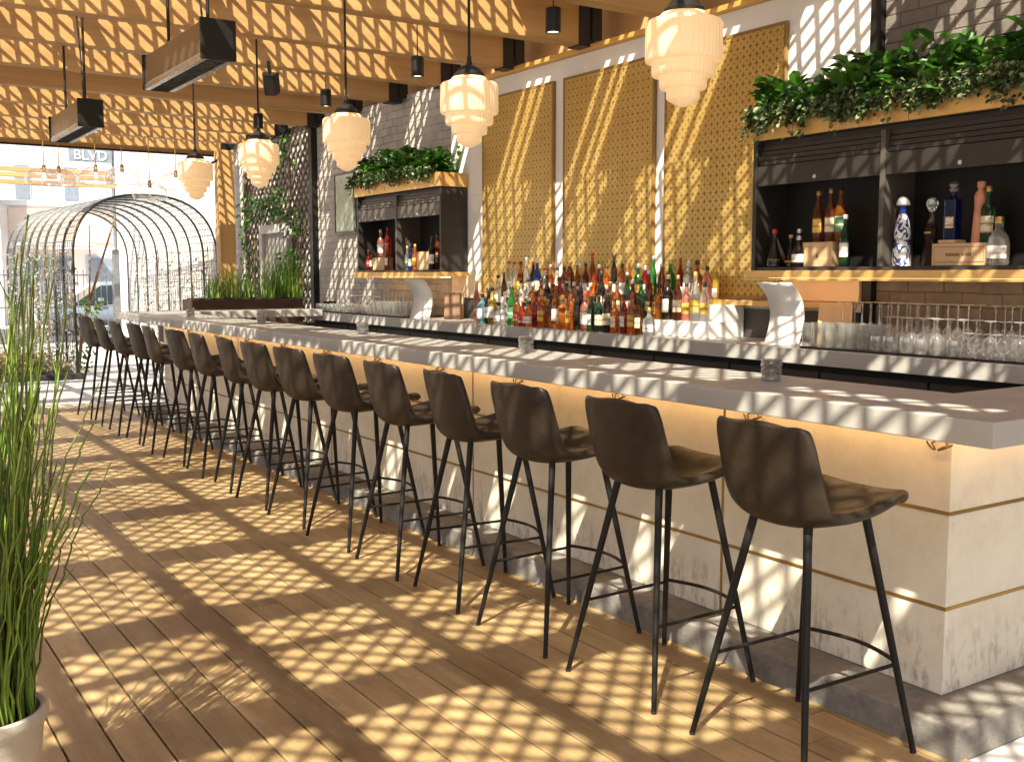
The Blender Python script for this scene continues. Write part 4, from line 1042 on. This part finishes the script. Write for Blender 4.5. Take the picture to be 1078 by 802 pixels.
# ------------------------------------------------------------------ wire arch tunnel
ar = thing('garden_arch', 'black iron wire arch tunnel over the path outside', 'arch', (4.3,19.5,0))
def hoop_pts(k, n=28):
    y = 17.0+.62*k; xs = -.042*(y-17)
    cx = 4.40+xs; hw = 1.10; zs = 1.75; zh = 1.02
    pts = [(cx-hw, y, -.01)]
    for i in range(n+1):
        a = math.pi*(1-i/n); c, s = math.cos(a), math.sin(a)
        e = .82
        pts.append((cx+hw*math.copysign(abs(c)**e, c), y, zs+zh*abs(s)**e))
    pts.append((cx+hw, y, -.01)); return pts
NH = 9; HP = [hoop_pts(k) for k in range(NH)]
for k in range(NH): obj('hoop', MB().tube(HP[k], .019, 6), M['hoop'], ar)
wr = MB()
L = len(HP[0])
for z in (.35,.7,1.05,1.4):
    for e in (0,-1):
        a, b = HP[0][e], HP[-1][e]; wr.tube([(a[0],a[1],z),(b[0],b[1],z)], .006, 4)
for i in range(1, L-1): wr.tube([HP[0][i], HP[-1][i]], .006, 4)
for q in range(1, 12):
    for e in (0,-1):
        a, b = HP[0][e], HP[-1][e]; wr.tube([(a[0],a[1],.145*q),(b[0],b[1],.145*q)], .005, 4)
for k in range(NH-1):
    for s in (.2,.4,.6,.8):
        for e in (0,-1):
            a, b = Vector(HP[k][e]), Vector(HP[k+1][e]); p = a.lerp(b, s); q = Vector(HP[k][1 if e == 0 else -2]).lerp(Vector(HP[k+1][1 if e == 0 else -2]), s)
            wr.tube([p, q], .005, 4)
    for fq in (.2,.4,.6,.8):
        pts = [tuple(Vector(a).lerp(Vector(b), fq)) for a, b in zip(HP[k], HP[k+1])]; wr.tube(pts[1:-1], .0045, 4)
obj('wire_mesh', wr, M['wire'], ar)
vn = thing('vine', 'thin grey vines climbing the sides of the wire arch', 'vine', (4.3,19,0))
mb = MB(); sm = MB()
for i in range(1500):
    k = random.randrange(NH-1); e = random.choice([0,0,0,-1]); s = rnd(0,1)
    a, b = Vector(HP[k][e]), Vector(HP[k+1][e]); p = a.lerp(b, s); p.z = rnd(0,1.9)**1.0
    p.x += rnd(-.05,.05)
    mb.leaf(p, (rnd(-1,1),rnd(-1,1),rnd(-1,1)), (rnd(-1,1),rnd(-1,1),.6), rnd(.04,.09), rnd(.014,.03))
for i in range(26):
    k = i%(NH-1); e = 0 if i%3 else -1; a = Vector(HP[k][e]).lerp(Vector(HP[k+1][e]), rnd(0,1))
    sm.tube([(a.x+rnd(-.04,.04),a.y+rnd(-.1,.1),q*.4) for q in range(6)], .006, 5)
obj('leaves', mb, M['greyleaf'], vn); obj('vine_stems', sm, M['clip'], vn)
ln = thing('bare_vine', 'twisted bare vine trunk leaning up the near hoop of the arch', 'vine', (3.35,17.1,0))
obj('trunk', MB().tube([(3.32,17.08,0),(3.4,17.1,.6),(3.55,17.2,1.1),(3.75,17.4,1.6),(4.0,17.7,2.15),(4.15,17.9,2.5)], [.03,.026,.024,.02,.015,.01], 7).tube([(3.55,17.2,1.1),(3.6,17.3,1.7),(3.66,17.5,2.3)], [.014,.012,.006], 6), M['clip'], ln)
mb = MB()
for i in range(160):
    p = Vector((3.35,17.08,0)).lerp(Vector((3.6,17.2,1.15)), rnd(0,1))+Vector((rnd(-.16,.16),rnd(-.12,.12),rnd(-.1,.1)))
    mb.leaf(p, (rnd(-1,1),rnd(-1,1),rnd(-1,1)), (rnd(-1,1),-1,.6), rnd(.05,.1), rnd(.018,.032))
obj('leaves', mb, M['grass'], ln)

# ------------------------------------------------------------------ beyond: bed, fence, street, buildings
struct(obj('flower_bed', MB().box(-12,3.24,16.62,22.4,-.011,.05), M['soil']))
tag(obj('bed_edging', MB().box(-12,3.3,16.50,16.615,-.011,.075), M['hoop'], bevel=.004), 'low dark edging strip along the flower bed', 'edging')
mb = MB()
for i in range(4200):
    p = (rnd(-3.5,3.2), 16.65+rnd(0,1)**1.6*4.5, .05+rnd(0,.16))
    mb.leaf(p, (rnd(-1,1),rnd(-1,1),rnd(-.2,.9)), (rnd(-.5,.5),rnd(-.5,.5),1), rnd(.05,.11), rnd(.02,.04))
tag(obj('ground_cover', mb, M['cover']), 'brown and green ground cover in the flower bed', 'ground cover', kind='stuff')
fn = thing('street_fence', 'grey steel picket fence between the garden and the street', 'fence', (2,23.2,0))
px_ = [5.35-2.0*k for k in range(8)]
for x in px_: obj('fence_post', MB().box(x-.06,x+.06,23.14,23.26,0,2.05), M['fence'], fn)
mb = MB(); x = px_[-1]
while x < 5.3: mb.box(x-.008,x+.008,23.192,23.208,.12,1.62); x += .115
obj('pickets', mb, M['fence'], fn)
for z in (.18,.85,1.5): obj('fence_rail', MB().box(px_[-1],5.35,23.178,23.222,z,z+.035), M['fence'], fn)

# parked sedan
def paint(name, c): 
    m = N(name); m.color(m.ramp(m.noise(m.coord(), 2, 3), [(.3, tuple(x*.92 for x in c)), (.7, c)])); m.set(Roughness=.25, Coat_Weight=.8, Metallic=.3); return m.m
CP = paint('blue grey car paint', (.22,.27,.33)); CG = mat_plain('car glass', (.02,.025,.03), .08)
def car(loc, label):
    t = thing('parked_car', label, 'car', loc)
    S = [(-2.25,.32,.62,.72),(-2.15,.28,.72,.82),(-1.5,.22,.84,.88),(-.7,.2,.88,.9),(.6,.2,.9,.9),(1.5,.22,.92,.88),(2.1,.28,.86,.82),(2.22,.36,.74,.72)]
    vs = []
    for x, z0, z1, hw in S:
        vs += [(x,-hw*.92,z0),(x,-hw,z0+.2),(x,-hw*.97,z1-.08),(x,-hw*.86,z1),(x,hw*.86,z1),(x,hw*.97,z1-.08),(x,hw,z0+.2),(x,hw*.92,z0)]
    m_ = MB().add(vs, [(i*8+k,i*8+(k+1)%8,(i+1)*8+(k+1)%8,(i+1)*8+k) for i in range(len(S)-1) for k in range(8)]+[tuple(range(8)), tuple(range((len(S)-1)*8,len(S)*8))])
    obj('body', m_, CP, t, (0,0,0), smooth=True, sharp=35, subsurf=1)
    C = [(-1.35,.85,.80),(-.62,1.36,.62),(.55,1.40,.62),(1.45,.90,.78)]
    vs = []
    for x, z, hw in C: vs += [(x,-hw,z),(x,hw,z)]
    low = [(-1.35,.80,.82),(1.5,.84,.82)]
    roof = MB()
    roof.add([(-.62,-.6,1.36),(-.62,.6,1.36),(.55,.6,1.42),(.55,-.6,1.42),(-.5,-.55,1.45),(-.5,.55,1.45),(.45,.55,1.455),(.45,-.55,1.455)], [(0,1,2,3),(4,7,6,5),(0,4,5,1),(1,5,6,2),(2,6,7,3),(3,7,4,0)])
    obj('roof', roof, CP, t, (0,0,0), smooth=True)
    g_ = MB().add([(-1.4,-.8,.84),(-1.4,.8,.84),(-.6,.6,1.37),(-.6,-.6,1.37),(1.55,-.78,.87),(1.55,.78,.87),(.56,.6,1.41),(.56,-.6,1.41)], [(0,3,2,1),(4,5,6,7),(0,4,7,3),(1,2,6,5),(3,7,6,2)])
    obj('windows', g_, CG, t, (0,0,0))
    for sx in (-1.38,1.36):
        for sy in (-1,1):
            wh = obj('wheel', MB().tube([(sx,sy*.70,.31),(sx,sy*.88,.31)], .315, 20), M['mat'], t, (0,0,0), smooth=True)
            obj('rim', MB().tube([(sx,sy*.86,.31),(sx,sy*.892,.31)], .19, 14), M['steel'], wh, (0,0,0), smooth=True)
    for sy in (-1,1): obj('headlight', MB().box(-2.24,-2.12,sy*.62-.12,sy*.62+.12,.56,.68), CAPS['silver'], t, (0,0,0), bevel=.02)
    for sy in (-1,1): obj('side_mirror', MB().box(-.75,-.6,sy*.92-.07,sy*.92+.07,.92,1.03), CP, t, (0,0,0), bevel=.02)
    return t
car((7.4,32.0,-.16), 'blue grey sedan parked on the street behind the arch')

M['greyt'] = mat_plain('pale grey trim', (.40,.42,.45), .6)
PANE = mat_plain('street window glass', (.20,.23,.27), .1)
# buildings across the street; stucco and windows lightened to stand in for glare
def building(name, label, x0, x1, y0, y1, h, wallm):
    t = thing(name, label, 'building', ((x0+x1)/2,y0,-.3)); obj('wall', MB().box(x0,x1,y0,y1,-.3,h), wallm, t); obj('parapet', MB().box(x0-.06,x1+.06,y0-.08,y1,h+.002,h+.18), M['pavement'], t); return t
bw_ = building('white_building', 'white rendered building across the street at the left', -14, 5.6, 41, 52, 9.5, M['white'])
bt = building('tan_building', 'tan and pink low building across the street behind the arch', 5.7, 14.5, 42, 52, 4.0, mat_plain('pinkish stucco', (.76,.68,.62), .8, 0, .08, 1.5))
obj('timber_cladding', MB().box(6.0,9.6,41.9,41.995,2.7,3.9), M['clad'], bt)
obj('awning', MB().box(6.1,8.8,41.2,41.89,2.55,2.66), M['greyt'], bt)
for x in (6.3,8.6,10.9): 
    wn = obj('window', MB().box(x,x+1.7,41.93,41.995,.5,2.2), M['greyt'], bt); obj('pane', MB().box(x+.08,x+1.62,41.90,41.925,.58,2.12), PANE, wn)
for x in (-8,-3.5,1.0):
    wn = obj('window', MB().box(x,x+1.8,40.92,40.995,1.2,3.2), M['greyt'], bw_); obj('pane', MB().box(x+.08,x+1.72,40.89,40.915,1.28,3.12), PANE, wn)
bb = building('tall_building', 'tall pale building with dark narrow windows rising behind', 4.5, 22, 58, 70, 13, mat_plain('pale stone', (.66,.67,.70), .8, 0, .05, 1))
for x in (8.6,10.9,13.2):
    for z in (5.2,8.6):
        wn = obj('window', MB().box(x,x+.8,57.93,57.995,z,z+1.8), M['greyt'], bb); obj('pane', MB().box(x+.08,x+.72,57.9,57.925,z+.08,z+1.72), PANE, wn)
obj('blue_roof', MB().box(4.5,14,56.5,57.9,4.0,4.25), mat_plain('pale blue metal roof', (.45,.55,.65), .5), bb)

# far cedar pergola beams
fp = thing('far_pergola', 'orange cedar pergola frame in the garden beyond the exit', 'pergola', (0,22.2,0))
for y, z in ((21.6,3.20),(22.3,3.50),(21.9,3.36)): obj('beam', MB().box(-9,5.05,y,y+.10,z,z+.085), M['copper'], fp, bevel=.006)
for x in (-6.5,-1.0): obj('post', MB().box(x,x+.14,21.6,21.74,0,3.2), M['copper'], fp)

# BLVD street sign
sg = thing('street_sign', 'grey street sign reading BLVD in white letters', 'sign', (6.35,30,4.5))
obj('sign_board', MB().box(5.82,6.92,30,30.05,4.50,4.86), mat_plain('grey sign', (.19,.22,.26), .5), sg)
cu = bpy.data.curves.new('letters','FONT'); cu.body = 'BLVD'; cu.size = .36; cu.extrude = .006; cu.align_x = 'CENTER'
tmp = bpy.data.objects.new('tmp', cu); COL.objects.link(tmp); bpy.context.view_layer.update()
me = bpy.data.meshes.new_from_object(tmp.evaluated_get(bpy.context.evaluated_depsgraph_get())); bpy.data.objects.remove(tmp)
me.materials.clear(); me.materials.append(M['paper'])
lt = bpy.data.objects.new('lettering', me); COL.objects.link(lt); lt.parent = sg; lt.location = (.02,-.012,.06); lt.rotation_euler = (R(90),0,0)
obj('sign_pole', MB().tube([(6.95,30.06,-.3),(6.95,30.06,4.9)], .04, 8), M['fence'], sg)
obj('sign_arm', MB().box(5.82,6.95,30.052,30.09,4.865,4.90), M['fence'], sg)
